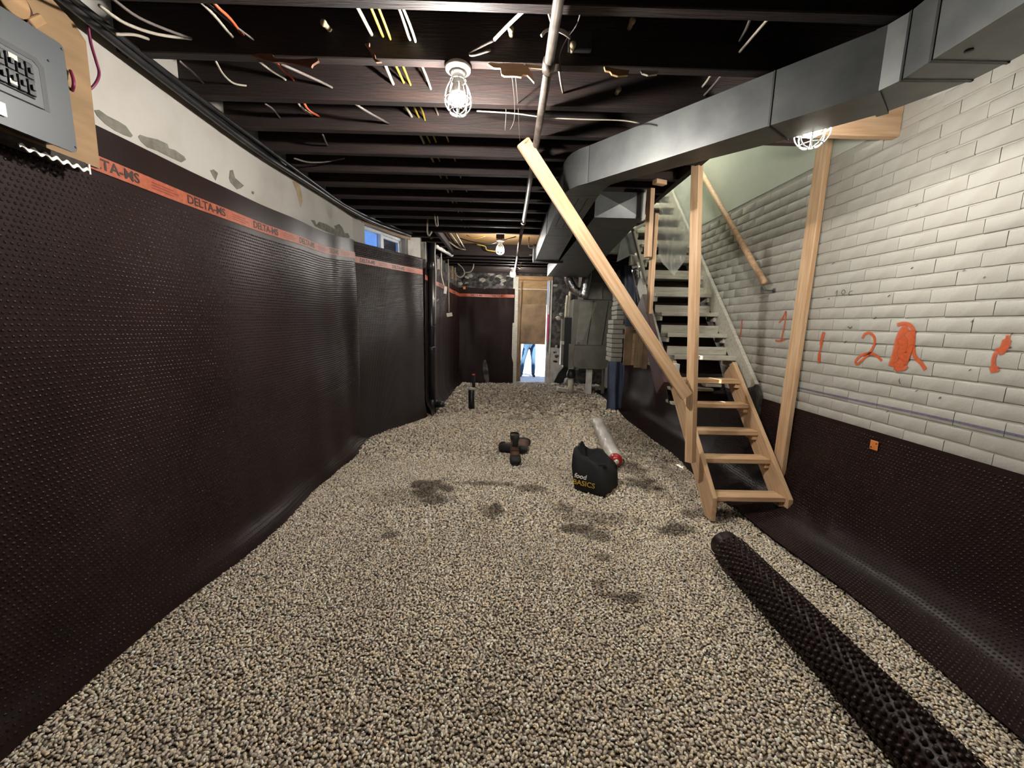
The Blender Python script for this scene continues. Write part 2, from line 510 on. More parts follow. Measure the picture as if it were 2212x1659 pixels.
for (ya, yb, step) in ((1.05, 2.7, 0.0126), (2.7, 4.2, 0.0162), (4.2, 6.4, 0.025), (6.4, 9.6, 0.045)):
    ys = np.arange(ya, yb, step); xs = np.arange(-1.86, 2.22, step)
    gx, gy = np.meshgrid(xs, ys)
    P = np.stack([gx.ravel(), gy.ravel()], 1)+RNG.uniform(-0.55, 0.55, (gx.size, 2))*step
    sz = np.full(len(P), step)
    keep = np.abs(P[:, 0]-0.15) < np.minimum(4.0, P[:, 1]*1.42+0.25)
    keep &= P[:, 0] > np.interp(P[:, 1], [0, 4.7, 6.05, 9.75], [-1.78, -1.78, -1.31, -1.25])
    pos.append(np.column_stack([P, sz])[keep])
pos = np.concatenate(pos)
n = len(pos)
gz = np.array([ground(x, y) for x, y, _ in pos])
base = pos[:, 2]
sc = np.column_stack([base*RNG.uniform(0.48, 0.95, n), base*RNG.uniform(0.40, 0.66, n), base*RNG.uniform(0.26, 0.44, n)])
q = RNG.normal(size=(n, 4)); q[:, 1:3] *= 0.33
q /= np.linalg.norm(q, axis=1)[:, None]
w, x, y, z = q.T
R = np.stack([np.stack([1-2*(y*y+z*z), 2*(x*y-z*w), 2*(x*z+y*w)], 1), np.stack([2*(x*y+z*w), 1-2*(x*x+z*z), 2*(y*z-x*w)], 1),
              np.stack([2*(x*z-y*w), 2*(y*z+x*w), 1-2*(x*x+y*y)], 1)], 1)
A = np.zeros((n, 3, 4)); A[:, :, :3] = R*sc[:, None, :]
A[:, 0, 3] = pos[:, 0]; A[:, 1, 3] = pos[:, 1]; A[:, 2, 3] = gz+base*RNG.uniform(-0.05, 0.40, n)
pal = np.array([lin(c) for c in [(204, 190, 168), (192, 177, 155), (182, 169, 150), (212, 198, 177), (168, 157, 142), (196, 185, 169), (152, 143, 134), (206, 187, 158), (224, 215, 200), (184, 173, 163)]])
colr = 1.33*pal[RNG.integers(0, len(pal), n)]*RNG.uniform(0.82, 1.12, n)[:, None]
st = np.array([stain(px_, py_) for px_, py_ in pos[:, :2]])
colr = np.minimum(colr, 0.9)*(1-np.minimum(1, 1.2*st)[:, None]*np.array([0.84, 0.86, 0.88]))
GR = stamp('gravel', IV, IFc, A, M_GRAVEL, smooth=True, colors=colr)
tag(GR, 'beige pea gravel spread over the whole basement floor', 'gravel', kind='stuff')

# walls
def wall(name, lo, hi, m):
    return struct(box(name, lo, hi, m, bevel=0))
WL = wall('wall_left', (XL-0.25, -1.6, -0.1), (XL, PA[1], 3.0), M_WHITEWALL)
wall('wall_front', (XL-0.25, -1.85, -0.1), (XR+0.25, -1.6, 3.0), M_DEBRIS)

def slanted_wall(name, a, b, t, z0, z1, m, holes=()):
    """wall from a to b (plan), thickness t to the left of a->b, with rectangular holes (s0,s1,z0,z1) along it"""
    a, b = Vector(a), Vector(b)
    d = (b-a); L = d.length; d.normalize(); nrm = Vector((-d.y, d.x))
    ss = sorted({0.0, L, *[h[0] for h in holes], *[h[1] for h in holes]})
    zs = sorted({z0, z1, *[h[2] for h in holes], *[h[3] for h in holes]})
    bm = bmesh.new()
    for i in range(len(ss)-1):
        for j in range(len(zs)-1):
            sm_, zm = (ss[i]+ss[i+1])/2, (zs[j]+zs[j+1])/2
            if any(h[0] < sm_ < h[1] and h[2] < zm < h[3] for h in holes): continue
            c = a+d*sm_+nrm*t/2
            rot = Matrix(((d.x, nrm.x, 0), (d.y, nrm.y, 0), (0, 0, 1)))
            bm_box(bm, (c.x, c.y, zm), (ss[i+1]-ss[i], t, zs[j+1]-zs[j]), rot)
    return struct(bm_obj(name, bm, m))
dA = (Vector(PB)-Vector(PA)); LA = dA.length; dA.normalize()
WIN = (0.20, 1.05, 2.30, 2.63)
WLA = slanted_wall('wall_left_slanted', PA, PB, 0.16, -0.1, 3.0, M_WHITEWALL, [WIN])
WLF = slanted_wall('wall_left_far', PB, PC, 0.25, -0.1, 3.0, M_STONE)
DX0, DX1, DZ = 0.12, 1.00, 2.62
WB = struct(bm_obj('wall_back', (lambda bm: (bm_box(bm, ((-1.7+DX0)/2, YB+0.15, 1.45), (DX0+1.7, 0.3, 3.1)), bm_box(bm, ((DX1+2.6)/2, YB+0.15, 1.45), (2.6-DX1, 0.3, 3.1)),
            bm_box(bm, ((DX0+DX1)/2, YB+0.15, (DZ+3.0)/2), (DX1-DX0, 0.3, 3.0-DZ)), bm)[-1])(bmesh.new()), M_STONE))
WR = struct(bm_obj('wall_right', (lambda bm: (bm_box(bm, (XR+0.1345, (YB-1.6)/2, 1.33), (0.26, YB+1.6, 2.86)), bm_box(bm, (XR+0.1315, 0.5, 2.89), (0.26, 4.2, 0.26)),
            bm_box(bm, (XR+0.1315, 8.6, 2.89), (0.26, 2.4, 0.26)), bm)[-1])(bmesh.new()), M_BRICK))
# the stairwell above the basement ceiling
wall('wall_stairwell_right', (XR, 2.6, 2.76), (XR+0.26, 7.4, 4.9), M_GREENWALL)
wall('wall_stairwell_left', (1.20, 2.6, 2.90), (1.34, 7.4, 4.9), M_GREENWALL)
wall('wall_stairwell_back', (1.34, 6.6, 2.68), (XR, 6.75, 4.9), M_GREENWALL)
wall('wall_stairwell_front', (1.34, 2.42, 2.90), (XR, 2.56, 4.9), M_GREENWALL)
wall('ceiling_stairwell', (1.20, 2.4, 4.9), (XR+0.25, 7.4, 5.0), M_GREENWALL)

# ceiling: subfloor slab with the stairwell cut out, joists below it
bm = bmesh.new()
bm_box(bm, ((XL-0.25+1.34)/2, 4.1, ZS+0.06), (1.34-XL+0.25, 12.0, 0.12))
bm_box(bm, ((1.34+XR+0.25)/2, 0.48, ZS+0.06), (XR+0.25-1.34, 4.16, 0.12))
bm_box(bm, ((1.34+XR+0.25)/2, 8.35, ZS+0.06), (XR+0.25-1.34, 3.4, 0.12))
CEIL = struct(bm_obj('ceiling', bm, M_SUBFLOOR))
JY = [1.685+0.343*k for k in range(-7, 24)]
for k, yj in enumerate(JY):
    x1 = 1.34 if 2.75 < yj < 6.55 else (1.90 if 1.2 < yj < 2.75 else XR+0.01)
    if 5.6 < yj < 6.95:      # joists cut away under the pale plywood
        beam('joist', (XL+0.3, yj, (ZJ+ZS)/2), (-1.0, yj, (ZJ+ZS)/2), 0.052, ZS-ZJ, M_OLDWOOD, CEIL, bevel=0.004)
        beam('joist', (0.66, yj, (ZJ+ZS)/2), (x1, yj, (ZJ+ZS)/2), 0.052, ZS-ZJ, M_OLDWOOD, CEIL, bevel=0.004)
        continue
    wv = random.uniform(-0.006, 0.006)
    beam('joist', (XL-0.1, yj+wv, (ZJ+ZS)/2), (x1, yj-wv, (ZJ+ZS)/2), 0.052, ZS-ZJ, M_OLDWOOD, CEIL, bevel=0.004)
beam('trimmer_joist', (1.365, 2.6, 2.79), (1.365, 6.7, 2.79), 0.05, 0.22, M_OLDWOOD, CEIL)
beam('header_joist', (1.34, 2.60, 2.79), (XR, 2.60, 2.79), 0.05, 0.22, M_PINE_PALE, CEIL)
# pale plywood patch of subfloor over the middle lamp
beam('trimmer_joist', (-1.0, 5.46, (ZJ+ZS)/2), (-1.0, 7.05, (ZJ+ZS)/2), 0.05, 0.19, M_OLDWOOD, CEIL)
beam('trimmer_joist', (0.66, 5.46, (ZJ+ZS)/2), (0.66, 7.05, (ZJ+ZS)/2), 0.05, 0.19, M_OLDWOOD, CEIL)
box('subfloor_panel', (-0.96, 5.25, ZS-0.03), (0.62, 6.18, ZS-0.004), M_PLYWOOD, CEIL)
box('subfloor_panel', (-0.96, 6.19, ZS-0.03), (0.62, 7.05, ZS-0.004), M_PLYWOOD, CEIL)
box('lamp_block', (-0.22, 6.08, ZJ+0.06), (-0.10, 6.20, ZS-0.03), M_OLDWOOD, CEIL)

# grey bare patches where the paint has come off the left wall
def wall_patch(pts, parent, name='bare_patch', X=XL+0.002, m=M_PATCH):
    P = [at(px, py, X=X) for px, py in pts]
    V = [(X, p.y, p.z) for p in P]
    V2 = [(X-0.004, v[1], v[2]) for v in V]
    n_ = len(V)
    return mesh(name, V+V2, [tuple(range(n_))]+[(i, (i+1) % n_, (i+1) % n_+n_, i+n_) for i in range(n_)], m, parent)
wall_patch([(204, 238), (214, 237), (232, 250), (256, 262), (272, 272), (278, 280), (287, 293), (283, 297), (268, 292), (248, 282), (228, 268), (210, 250)], WL)
wall_patch([(299, 295), (303, 291), (318, 296), (340, 301), (362, 311), (365, 320), (378, 324), (398, 338), (402, 345), (392, 351), (372, 342), (340, 326), (318, 318), (305, 306)], WL)
wall_patch([(454, 368), (462, 366), (471, 374), (469, 381), (466, 390), (460, 380)], WL)
wall_patch([(497, 368), (503, 367), (508, 384), (527, 401), (520, 407), (512, 409), (498, 394), (495, 385)], WL)
wall_patch([(544, 413), (549, 414), (548, 420), (544, 418)], WL)
wall_patch([(672, 475), (680, 476), (684, 486), (690, 479), (705, 484), (724, 495), (722, 488), (733, 484), (740, 492), (744, 503), (752, 504), (756, 512), (752, 517), (741, 516), (737, 519), (722, 507), (700, 498), (680, 488)], WL)
# rust stain running down from the cable
wall_patch([(632, 392), (640, 391), (648, 402), (652, 420), (653, 436), (650, 448), (645, 432), (640, 412)], WL, 'rust_stain', m=mat('rust_run', (168, 150, 122), 0.8, rgb2=(150, 128, 98), nscale=14))

# rubble stones with pale mortar along the top of the back wall and beside the door
def rock(name, c, s, m, parent, seed=0):
    bm = bmesh.new()
    bmesh.ops.create_icosphere(bm, subdivisions=2, radius=1)
    for v in bm.verts:
        k = 1+0.35*noise.noise(v.co*1.4+Vector((seed*3.7, seed, 0)))
        v.co = Vector((v.co.x*s[0]*k, v.co.y*s[1]*k, v.co.z*s[2]*k))
    return bm_obj(name, bm, m, parent, smooth=False, mw=Matrix.Translation(c))
for i in range(40):
    cx = random.uniform(-1.25, 0.12); cz = random.uniform(2.42, 2.72)
    rock('stone', (cx, YB+0.01, cz), (random.uniform(.05, .11), 0.05, random.uniform(.035, .06)), [M_STONE, M_STONE, M_MORTAR][i % 3], WB, i)
for i in range(34):
    cx = random.uniform(1.10, 1.48); cz = random.uniform(0.6, 2.5)
    rock('stone', (cx, YB+0.01, cz), (random.uniform(.03, .08), 0.04, random.uniform(.03, .06)), [mat('broken_brick', (120, 100, 84), 0.9, rgb2=(80, 66, 56), nscale=10, bump=.5), M_MORTAR, M_DEBRIS][i % 3], WB, i+90)
box('lower_render', (1.02, YB-0.012, 0.0), (1.62, YB+0.0, 0.95), M_CONCRETE, WB)

# ------------------------------------------------------------------ bricks of the right wall
def brick_mesh(seed):
    rs = random.Random(seed)
    bm = bmesh.new()
    bm_box(bm, (0, 0, 0), (0.020, 1.0, 1.0), bevel=0)
    bmesh.ops.scale(bm, vec=(1, 0.2148, 0.0728), verts=bm.verts)
    bmesh.ops.bevel(bm, geom=[e for e in bm.edges if all(v.co.x < 0 for v in e.verts) and abs(e.verts[0].co.y-e.verts[1].co.y) > 0.1], offset=0.006, segments=2, affect='EDGES', profile=0.5)
    for v in bm.verts:
        if v.co.x < 0:
            v.co += Vector((rs.uniform(-.0004, .0004), rs.uniform(-.0006, .0006), rs.uniform(-.0026, .0026)))
    me = bpy.data.meshes.new('brick'); bmesh.ops.recalc_face_normals(bm, faces=bm.faces); bm.to_mesh(me); bm.free()
    me.shade_smooth(); me.set_sharp_from_angle(angle=math.radians(55))
    me.materials.append(M_BRICK)
    return me
BRK = [brick_mesh(i) for i in range(10)]
cand = []
PITCH, COURSE = 0.2175, 0.0812
for c in range(0, 26):
    zc = 0.815+c*COURSE
    off = (c % 2)*PITCH/2+random.uniform(-.02, .02)
    for i in range(0, 29):
        yc = 1.15+off+i*PITCH
        if yc > 7.2 or (c > 23 and yc > 2.45): continue
        cand.append((yc, zc))
cand.sort(key=lambda p: (p[0]**2+(p[1]-1.5)**2+4*(p[0] < 1.45)*9))
rest = []
for k, (yc, zc) in enumerate(cand):
    M = Matrix.Translation((XR+0.008+random.uniform(-.0008, .0008), yc, zc)) @ Euler((random.uniform(-.009, .009), 0, random.uniform(-.0012, .0012))).to_matrix().to_4x4()
    if k < 300:
        o = bpy.data.objects.new('brick', BRK[k % 10]); COL.objects.link(o); o.matrix_basis = M
        adopt(o, WR)
    else: rest.append(M)
uv_ = [tuple(v.co) for v in BRK[0].vertices]; uf_ = [tuple(p.vertices) for p in BRK[0].polygons]
FB = stamp('far_bricks', uv_, uf_, np.array([[list(r_) for r_ in M][:3] for M in rest]), M_BRICK, WR, smooth=False)
FB['kind'] = 'stuff'

# painted marks on that wall
XM = XR-0.0052
def stroke(name, pts, w, m, label=None, parent=WR, sm=5, lift=0.0):
    P = [at(px, py, X=XM) for px, py in pts]
    P = smooth_path(P, sm)
    V, C, F = [], [], []
    for i, p in enumerate(P):
        t = P[min(i+1, len(P)-1)]-P[max(i-1, 0)]; t.x = 0; t.normalize()
        s = Vector((0, -t.z, t.y))
        ww = w(i/(len(P)-1)) if callable(w) else w
        endf = 0.0 if i in (0, len(P)-1) else 1.0
        for k, cv in ((-1.0, 0), (-0.62, 1), (0.62, 1), (1.0, 0)):
            V.append((XM-lift, (p+s*k*ww).y, (p+s*k*ww).z)); C.append(cv*endf)
    for i in range(len(P)-1):
        for k in range(3):
            a = i*4+k
            F.append((a, a+1, a+5, a+4))
    o = mesh(name, V, F, m, parent)
    ca = o.data.color_attributes.new('cover', 'FLOAT_COLOR', 'POINT')
    for i, c in enumerate(C): ca.data[i].color = (c, c, c, 1)
    if label: o['label'] = label
    return o
stroke('painted_bar', [(1603, 688), (1601, 712), (1597, 735)], 0.012, M_SPRAY, 'short orange sprayed bar beside the old stairs')
o1 = stroke('painted_numeral', [(1682, 698), (1690, 688), (1698, 673), (1695, 700), (1687, 738)], 0.010, M_SPRAY, 'orange sprayed numeral 1')
stroke('foot_serif', [(1674, 735), (1684, 737), (1699, 732)], 0.010, M_SPRAY, parent=o1)
stroke('painted_blob_line', [(1780, 716), (1775, 735), (1773, 750), (1770, 765), (1769, 786)], lambda t: 0.019 if t < 0.42 or t > 0.72 else 0.010, M_SPRAY, 'orange sprayed comma between the numerals')
stroke('painted_numeral', [(1862, 732), (1868, 722), (1878, 719), (1888, 728), (1889, 742), (1880, 760), (1866, 775), (1852, 786), (1848, 780), (1860, 768), (1878, 763), (1892, 768), (1906, 780)], 0.011, M_SPRAY, 'orange sprayed numeral 2')
ob = stroke('painted_scribble', [(1936, 702), (1952, 699), (1965, 702), (1972, 712), (1973, 732), (1972, 750), (1976, 770), (1990, 785), (2000, 800)], 0.014, M_SPRAY, 'orange sprayed filled-in scribble with a tail')
for k_, (pts, w_) in enumerate((([(1962, 706), (1950, 716), (1942, 735), (1936, 760), (1930, 780), (1926, 793)], .030), ([(1968, 712), (1964, 740), (1956, 765), (1946, 786), (1930, 795)], .034), ([(1946, 728), (1952, 745), (1948, 765), (1960, 772)], .032), ([(1972, 742), (1962, 770), (1955, 790)], .014), ([(1930, 796), (1950, 798), (1962, 790)], .012))):
    stroke('scribble_fill', pts, w_, M_SPRAY, parent=ob, lift=0.0005*(k_+1))
stroke('painted_squiggle', [(2178, 722), (2174, 738), (2166, 755), (2152, 762), (2146, 775), (2146, 790), (2150, 806)], lambda t: 0.022 if (0.1 < t < 0.5 or t > 0.85) else 0.011, M_SPRAY, 'orange sprayed hooked squiggle nearest the camera')
ok = stroke('pencilled_number', [(1803, 636), (1809, 627), (1805, 646)], 0.0035, M_PENCIL, 'dark pencilled 10 with a mark after it', sm=2)
stroke('pencil_line', [(1822, 625), (1818, 631), (1821, 636), (1826, 631), (1822, 625)], 0.0032, M_PENCIL, parent=ok)
stroke('pencil_line', [(1844, 628), (1836, 630), (1833, 637), (1843, 634)], 0.0032, M_PENCIL, parent=ok, sm=2)
stroke('pencil_line', [(1785, 648), (1792, 644), (1790, 648)], 0.0032, M_PENCIL, parent=ok, sm=2)
stroke('chalk_line', [(1700, 832), (1790, 852), (1860, 867), (1960, 888), (2060, 910), (2212, 944), (2300, 964)], 0.008, M_CHALK, 'faint purple chalk line low on the wall')
stroke('pencil_tick', [(1944, 816), (1942, 824), (1946, 830)], 0.004, M_PENCIL, sm=2)
stroke('pencil_tick', [(1830, 704), (1836, 709), (1842, 704)], 0.005, M_PENCIL, sm=2)
for (px, py) in [(1890, 688), (2186, 722), (2182, 752), (1826, 740), (1970, 580), (2082, 585), (1800, 570), (2095, 800), (1980, 845), (2030, 860), (1917, 890), (1980, 445), (2045, 330), (1700, 820), (2100, 695), (1750, 612), (2126, 600), (1920, 640)]:
    stroke('paint_chip', [(px-3, py+2), (px, py-1), (px+4, py-3)], random.uniform(.003, .006), M_PENCIL, sm=2)

# ------------------------------------------------------------------ dimpled membranes
def dome(n_, r, h, top=0.55):
    V = [(r*math.cos(2*PI*k/n_), r*math.sin(2*PI*k/n_), 0) for k in range(n_)] + [(r*top*math.cos(2*PI*k/n_), r*top*math.sin(2*PI*k/n_), h) for k in range(n_)]
    F = [(k, (k+1) % n_, (k+1) % n_+n_, k+n_) for k in range(n_)] + [tuple(range(n_, 2*n_))]
    return V, F

def membrane(label, fn, su, sv, nu, nv, dimples=None, far=False, u_step=0.021, keep=None, name='dimple_membrane'):
    """fn(s,t) -> point for arc length s (0..su) and height t (0..sv)"""
    V = []; UV = []
    for j in range(nv):
        for i in range(nu):
            s, t = su*i/(nu-1), sv*j/(nv-1)
            V.append(fn(s, t)); UV.append((s+t, s-t))
    F = [(j*nu+i, j*nu+i+1, (j+1)*nu+i+1, (j+1)*nu+i) for j in range(nv-1) for i in range(nu-1)]
    root = thing(name, label, 'membrane', tuple(fn(su/2, 0)))
    o = mesh('sheet', V, F, M_MEMB_FAR if far else M_MEMB, root, smooth=True)
    uvl = o.data.uv_layers.new(name='UVMap')
    for lp in o.data.loops: uvl.data[lp.index].uv = UV[lp.vertex_index]
    if dimples:
        s0, s1, t0, t1, r, h, sgn = dimples
        mats = []
        nr = int((t1-t0)/u_step)
        for j in range(nr):
            t = t0+(j+0.5)*u_step
            s = s0+(j % 2)*u_step/2
            while s < s1:
                if keep is None or keep(s, t):
                    p = Vector(fn(s, t)); a = (Vector(fn(s+0.004, t))-p).normalized(); b = (Vector(fn(s, t+0.004))-p)
                    nrm = a.cross(b).normalized()*sgn; b = nrm.cross(a)
                    mats.append([[a.x, b.x, nrm.x, p.x], [a.y, b.y, nrm.y, p.y], [a.z, b.z, nrm.z, p.z]])
                s += u_step
        dv, df = dome(6, r, h)
        d = stamp('dimples', dv, df, np.array(mats), M_MEMB, root, smooth=False)
        d['kind'] = 'stuff'
    return root

def rip(s, t):
    return 0.010*math.sin(s*2.1+0.5)+0.006*math.sin(s*5.3+t*0.8)+0.004*math.sin(s*9.1-t*1.7)
# near left sheet
def f_left(s, t):
    y = 0.2+s
    flare = 0.10*math.exp(-(t/0.10)**2)*(1+0.4*math.sin(y*3.1))
    k = min(1.0, max(0.0, (y-3.4)/1.2))
    x = XL+0.030+rip(y, t)*0.9+flare+0.02*k*math.sin(y*11+t)
    return (x, y, 0.0+t*(1.0)+0.012*math.sin(y*1.9)*t/2.3 + 0.09*min(1, max(0, (y-3.9)/0.8))*(t/2.3))
ML = membrane('brown dimpled waterproofing sheet on the long left wall below the breaker panel', f_left, 4.50, 2.305, 220, 60, dimples=(0.75, 4.42, 0.03, 2.08, 0.0066, 0.0032, 1), u_step=0.0205)
def strip_on(fn, s0, s1, t0, t1, off, name, m, parent, n_=80):
    V = []; F = []
    for i in range(n_+1):
        s = s0+(s1-s0)*i/n_
        for t in (t0, t1):
            p = Vector(fn(s, t)); a = (Vector(fn(s+0.01, t))-p); b = (Vector(fn(s, t+0.01))-p)
            V.append(p+a.cross(b).normalized()*off)
    for i in range(n_): F.append((2*i, 2*i+2, 2*i+3, 2*i+1))
    return mesh(name, V, F, m, parent)
def lettering_on(fn, s, t, size, txt, off, m, parent, name='lettering'):
    """printed letters that follow the sheet"""
    me = text_mesh(txt, size, bold=0.0012)
    for v in me.vertices:
        x_, y_, z_ = v.co
        p = Vector(fn(s+x_, t+y_)); a = Vector(fn(s+x_+0.01, t+y_))-p; b = Vector(fn(s+x_, t+y_+0.01))-p
        v.co = p+a.cross(b).normalized()*(off+z_)
    return link(name, me, m, parent)
def printed_stripe(fn, s0, s1, t0, t1, root, s_text, pitch, off=0.0052, size=None, fine=True):
    st_ = strip_on(fn, s0, s1, t0, t1, off, 'orange_stripe', M_ORANGE, root)
    s = s_text
    size = size or (t1-t0)*0.85
    while s < s1-0.36:
        lettering_on(fn, s, t0+(t1-t0)*0.22, size, 'DELTA-MS', off+0.0012, M_INK, st_)
        if fine:
            for q_ in range(3):
                strip_on(fn, s+0.345, s+0.345+(0.13 if q_ != 1 else 0.16), t0+(t1-t0)*(0.25+0.2*q_), t0+(t1-t0)*(0.33+0.2*q_), off+0.0012, 'fine_print', M_INKRED, st_, 3)
        s += pitch
    return st_
printed_stripe(f_left, 1.50, 4.48, 2.112, 2.178, ML, 1.525, 0.56, size=0.062)

# sheet on the slanted wall, under the window
dAn = Vector((dA.y, -dA.x))     # towards the room
def f_slant(s, t):
    p = Vector(PA)+dA*(s-0.10)+dAn*(0.060+0.3*rip(s*2, t)+0.05*math.exp(-(t/0.12)**2))
    return (p.x, p.y, 0.05+t*(2.33+0.03*s)/2.33)
MS = membrane('brown dimpled sheet on the slanted wall under the small window', f_slant, LA+0.06, 2.33, 60, 40, far=True, dimples=(0.02, LA, 2.19, 2.30, 0.007, 0.005, 1), u_step=0.021)
printed_stripe(f_slant, 0.0, LA+0.05, 2.10, 2.17, MS, 0.12, 0.62, off=0.003)
# far left
dC = (Vector(PC)-Vector(PB)); LC = dC.length; dC.normalize(); dCn = Vector((dC.y, -dC.x))
def f_far(s, t):
    p = Vector(PB)+dC*s+dCn*(0.05+0.8*rip(s*2, t)+0.10*math.exp(-(t/0.14)**2))
    return (p.x, p.y, 0.05+t)
MF = membrane('brown dimpled sheet on the far left wall behind the black stack pipe', f_far, LC-0.05, 2.28, 60, 30, far=True)
printed_stripe(f_far, 0.0, LC-0.06, 2.08, 2.15, MF, 0.3, 0.8, off=0.004)
def f_back(s, t):
    return (-1.22+s, YB-0.05-1.2*rip(s*3, t)-0.04*math.sin(s*6+t*3), 0.06+t*(1.0))
MK = membrane('brown dimpled sheet on the back wall left of the doorway', f_back, 1.34, 2.28, 40, 40, far=True)
printed_stripe(f_back, 0.0, 1.33, 2.07, 2.14, MK, 0.28, 0.52, off=0.004)
def tag_piece(p, nrm, label):
    nrm = Vector(nrm)
    rot = nrm.to_track_quat('Z', 'Y').to_matrix()
    t_ = thing('fixing_washer', label, 'washer', tuple(p))
    bm = bmesh.new(); bm_box(bm, (0, 0, 0), (0.055, 0.06, 0.004), bevel=0.002)
    bm_obj('plate', bm, M_ORANGETAG, t_, mw=Matrix.Translation(p) @ rot.to_4x4())
    for dx, dy in ((-.016, -.015), (.016, .015)):
        lathe('nail_head', [(.005, 0), (.004, .003)], M_NAIL, t_, Vector(p)+rot @ Vector((dx, dy, .002)), n=8, rot=rot)
# right sheet: down the wall, then curling out over the stones
RP = [(XR-0.012, 0.875), (XR-0.016, 0.6), (XR-0.03, 0.36), (XR-0.075, 0.20), (XR-0.15, 0.105), (XR-0.24, 0.065), (XR-0.33, 0.048), (XR-0.42, 0.036)]
RPS = smooth_path([(p[0], p[1], 0) for p in RP[::-1]], 8)
_cum = [0.0]
for i in range(1, len(RPS)): _cum.append(_cum[-1]+(RPS[i]-RPS[i-1]).length)
SVR = _cum[-1]
def f_right(s, t):
    y = 8.6-s
    tt = min(max(t, 0.0), SVR)
    i = 0
    while i < len(_cum)-2 and _cum[i+1] < tt: i += 1
    k = (t-_cum[i])/(_cum[i+1]-_cum[i])
    p = RPS[i]+(RPS[i+1]-RPS[i])*k
    low = max(0.0, 1-p.y/0.6)
    wv_ = low*(0.02*math.sin(y*2.3)+0.012*math.sin(y*5.1+1))
    g = max(0.0, 1-p.y/0.3)*(ground(min(p.x, 2.0), y))
    return (p.x-wv_, y, p.y+g+0.004)
MR = membrane('brown dimpled sheet low on the right brick wall curling over the gravel', f_right, 8.2, SVR, 200, 44, dimples=(4.4, 7.75, 0.01, SVR-0.02, 0.0066, 0.0032, 1), u_step=0.0205)
tag_piece(at(1888, 962, X=XR-0.022), (-1, 0, 0), 'small orange plastic washer pinned to the right wall sheet')
tag_piece(at(1003, 622, Y=YB-0.10), (0, -1, 0), 'small orange plastic washer above the stripe on the back sheet')

# loose roll of the membrane lying on the stones
RA, RB, RR = Vector((1.425, 2.36, 0.118)), Vector((1.425, 0.55, 0.112)), 0.098
ax = (RB-RA).normalized(); e1 = Vector((0, 0, 1)); e1 = (e1-ax*e1.dot(ax)).normalized(); e2 = ax.cross(e1)
RLEN = (RB-RA).length
roll = thing('membrane_roll', 'loose rolled-up brown dimpled sheet lying on the gravel at front right', 'roll', (1.425, 1.45, 0.01))
def f_roll(a, s):
    r = RR-0.0006*a
    return RA+ax*s+e1*math.cos(a)*r+e2*math.sin(a)*r
V, F = [], []
turns, na, ns = 2.6, 110, 24
for j in range(ns):
    for i in range(na):
        a = 2*PI*turns*i/(na-1)
        r = RR-0.011*a/(2*PI)
        V.append(RA+ax*(RLEN*j/(ns-1))+e1*math.cos(a+1.9)*r+e2*math.sin(a+1.9)*r)
for j in range(ns-1):
    for i in range(na-1): F.append((j*na+i, j*na+i+1, (j+1)*na+i+1, (j+1)*na+i))
mesh('rolled_sheet', V, F, M_MEMB, roll, smooth=True)
mats = []
da, ds = 0.0285, 0.0285
nc = int(2*PI*RR/da)
for j in range(int((RLEN-0.10)/ds)):
    s = 0.085+j*ds
    for k in range(nc):
        a = 2*PI*(k+0.5*(j % 2))/nc
        nrm = e1*math.cos(a)+e2*math.sin(a); p = RA+ax*s+nrm*(RR-0.002)
        b = nrm.cross(ax)
        mats.append([[ax.x, b.x, nrm.x, p.x], [ax.y, b.y, nrm.y, p.y], [ax.z, b.z, nrm.z, p.z]])
dv, df = dome(8, 0.0105, 0.0085, 0.6)
d = stamp('dimples', dv, df, np.array(mats), M_MEMB, roll, smooth=False); d['kind'] = 'stuff'
lathe('roll_end', [(0.02, 0), (0.078, 0)], M_DEBRIS, roll, RA+ax*0.05, n=24, rot=ax.to_track_quat('Z', 'Y').to_matrix(), cap0=True, cap1=False)

# ------------------------------------------------------------------ window
def P2(s, off, z):      # point on the slanted wall
    p = Vector(PA)+dA*s+dAn*off
    return Vector((p.x, p.y, z))
ROTA = Matrix(((dA.x, -dA.y, 0), (dA.y, dA.x, 0), (0, 0, 1)))
W1 = thing('window_1', None, None, tuple(P2(0.62, -0.1, 2.3))); struct(W1)
def wbox(name, s0, s1, o0, o1, z0, z1, m, parent):
    bm = bmesh.new()
    bm_box(bm, (0, 0, 0), (s1-s0, o1-o0, z1-z0), bevel=0.003)
    c = P2((s0+s1)/2, (o0+o1)/2, (z0+z1)/2)
    return bm_obj(name, bm, m, parent, mw=Matrix.Translation(c) @ ROTA.to_4x4())
ws0, ws1, wz0, wz1 = WIN
wbox('window_frame', ws0, ws0+0.035, -0.13, -0.06, wz0, wz1, M_VINYL, W1)
wbox('window_frame', ws1-0.035, ws1, -0.13, -0.06, wz0, wz1, M_VINYL, W1)
wbox('window_frame', ws0, ws1, -0.13, -0.06, wz1-0.035, wz1, M_VINYL, W1)
wbox('window_frame', ws0, ws1, -0.13, -0.06, wz0, wz0+0.035, M_VINYL, W1)
mid = (ws0+ws1)/2-0.02
wbox('meeting_stile', mid-0.03, mid+0.03, -0.12, -0.055, wz0+0.03, wz1-0.03, M_VINYL, W1)
wbox('sash_stile', ws1-0.075, ws1-0.035, -0.115, -0.07, wz0+0.03, wz1-0.03, M_VINYL, W1)
wbox('sash_rail', mid+0.03, ws1-0.035, -0.115, -0.07, wz1-0.07, wz1-0.035, M_VINYL, W1)
wbox('pane', ws0+0.03, mid-0.02, -0.10, -0.096, wz0+0.03, wz1-0.03, M_GLASS, W1)
wbox('pane', mid+0.02, ws1-0.07, -0.09, -0.086, wz0+0.03, wz1-0.06, M_GLASS, W1)
wbox('outside_shutter', ws1+0.05, ws1+0.9, -0.45, -0.43, wz0-0.2, wz1+0.2, M_CONCRETE, W1)
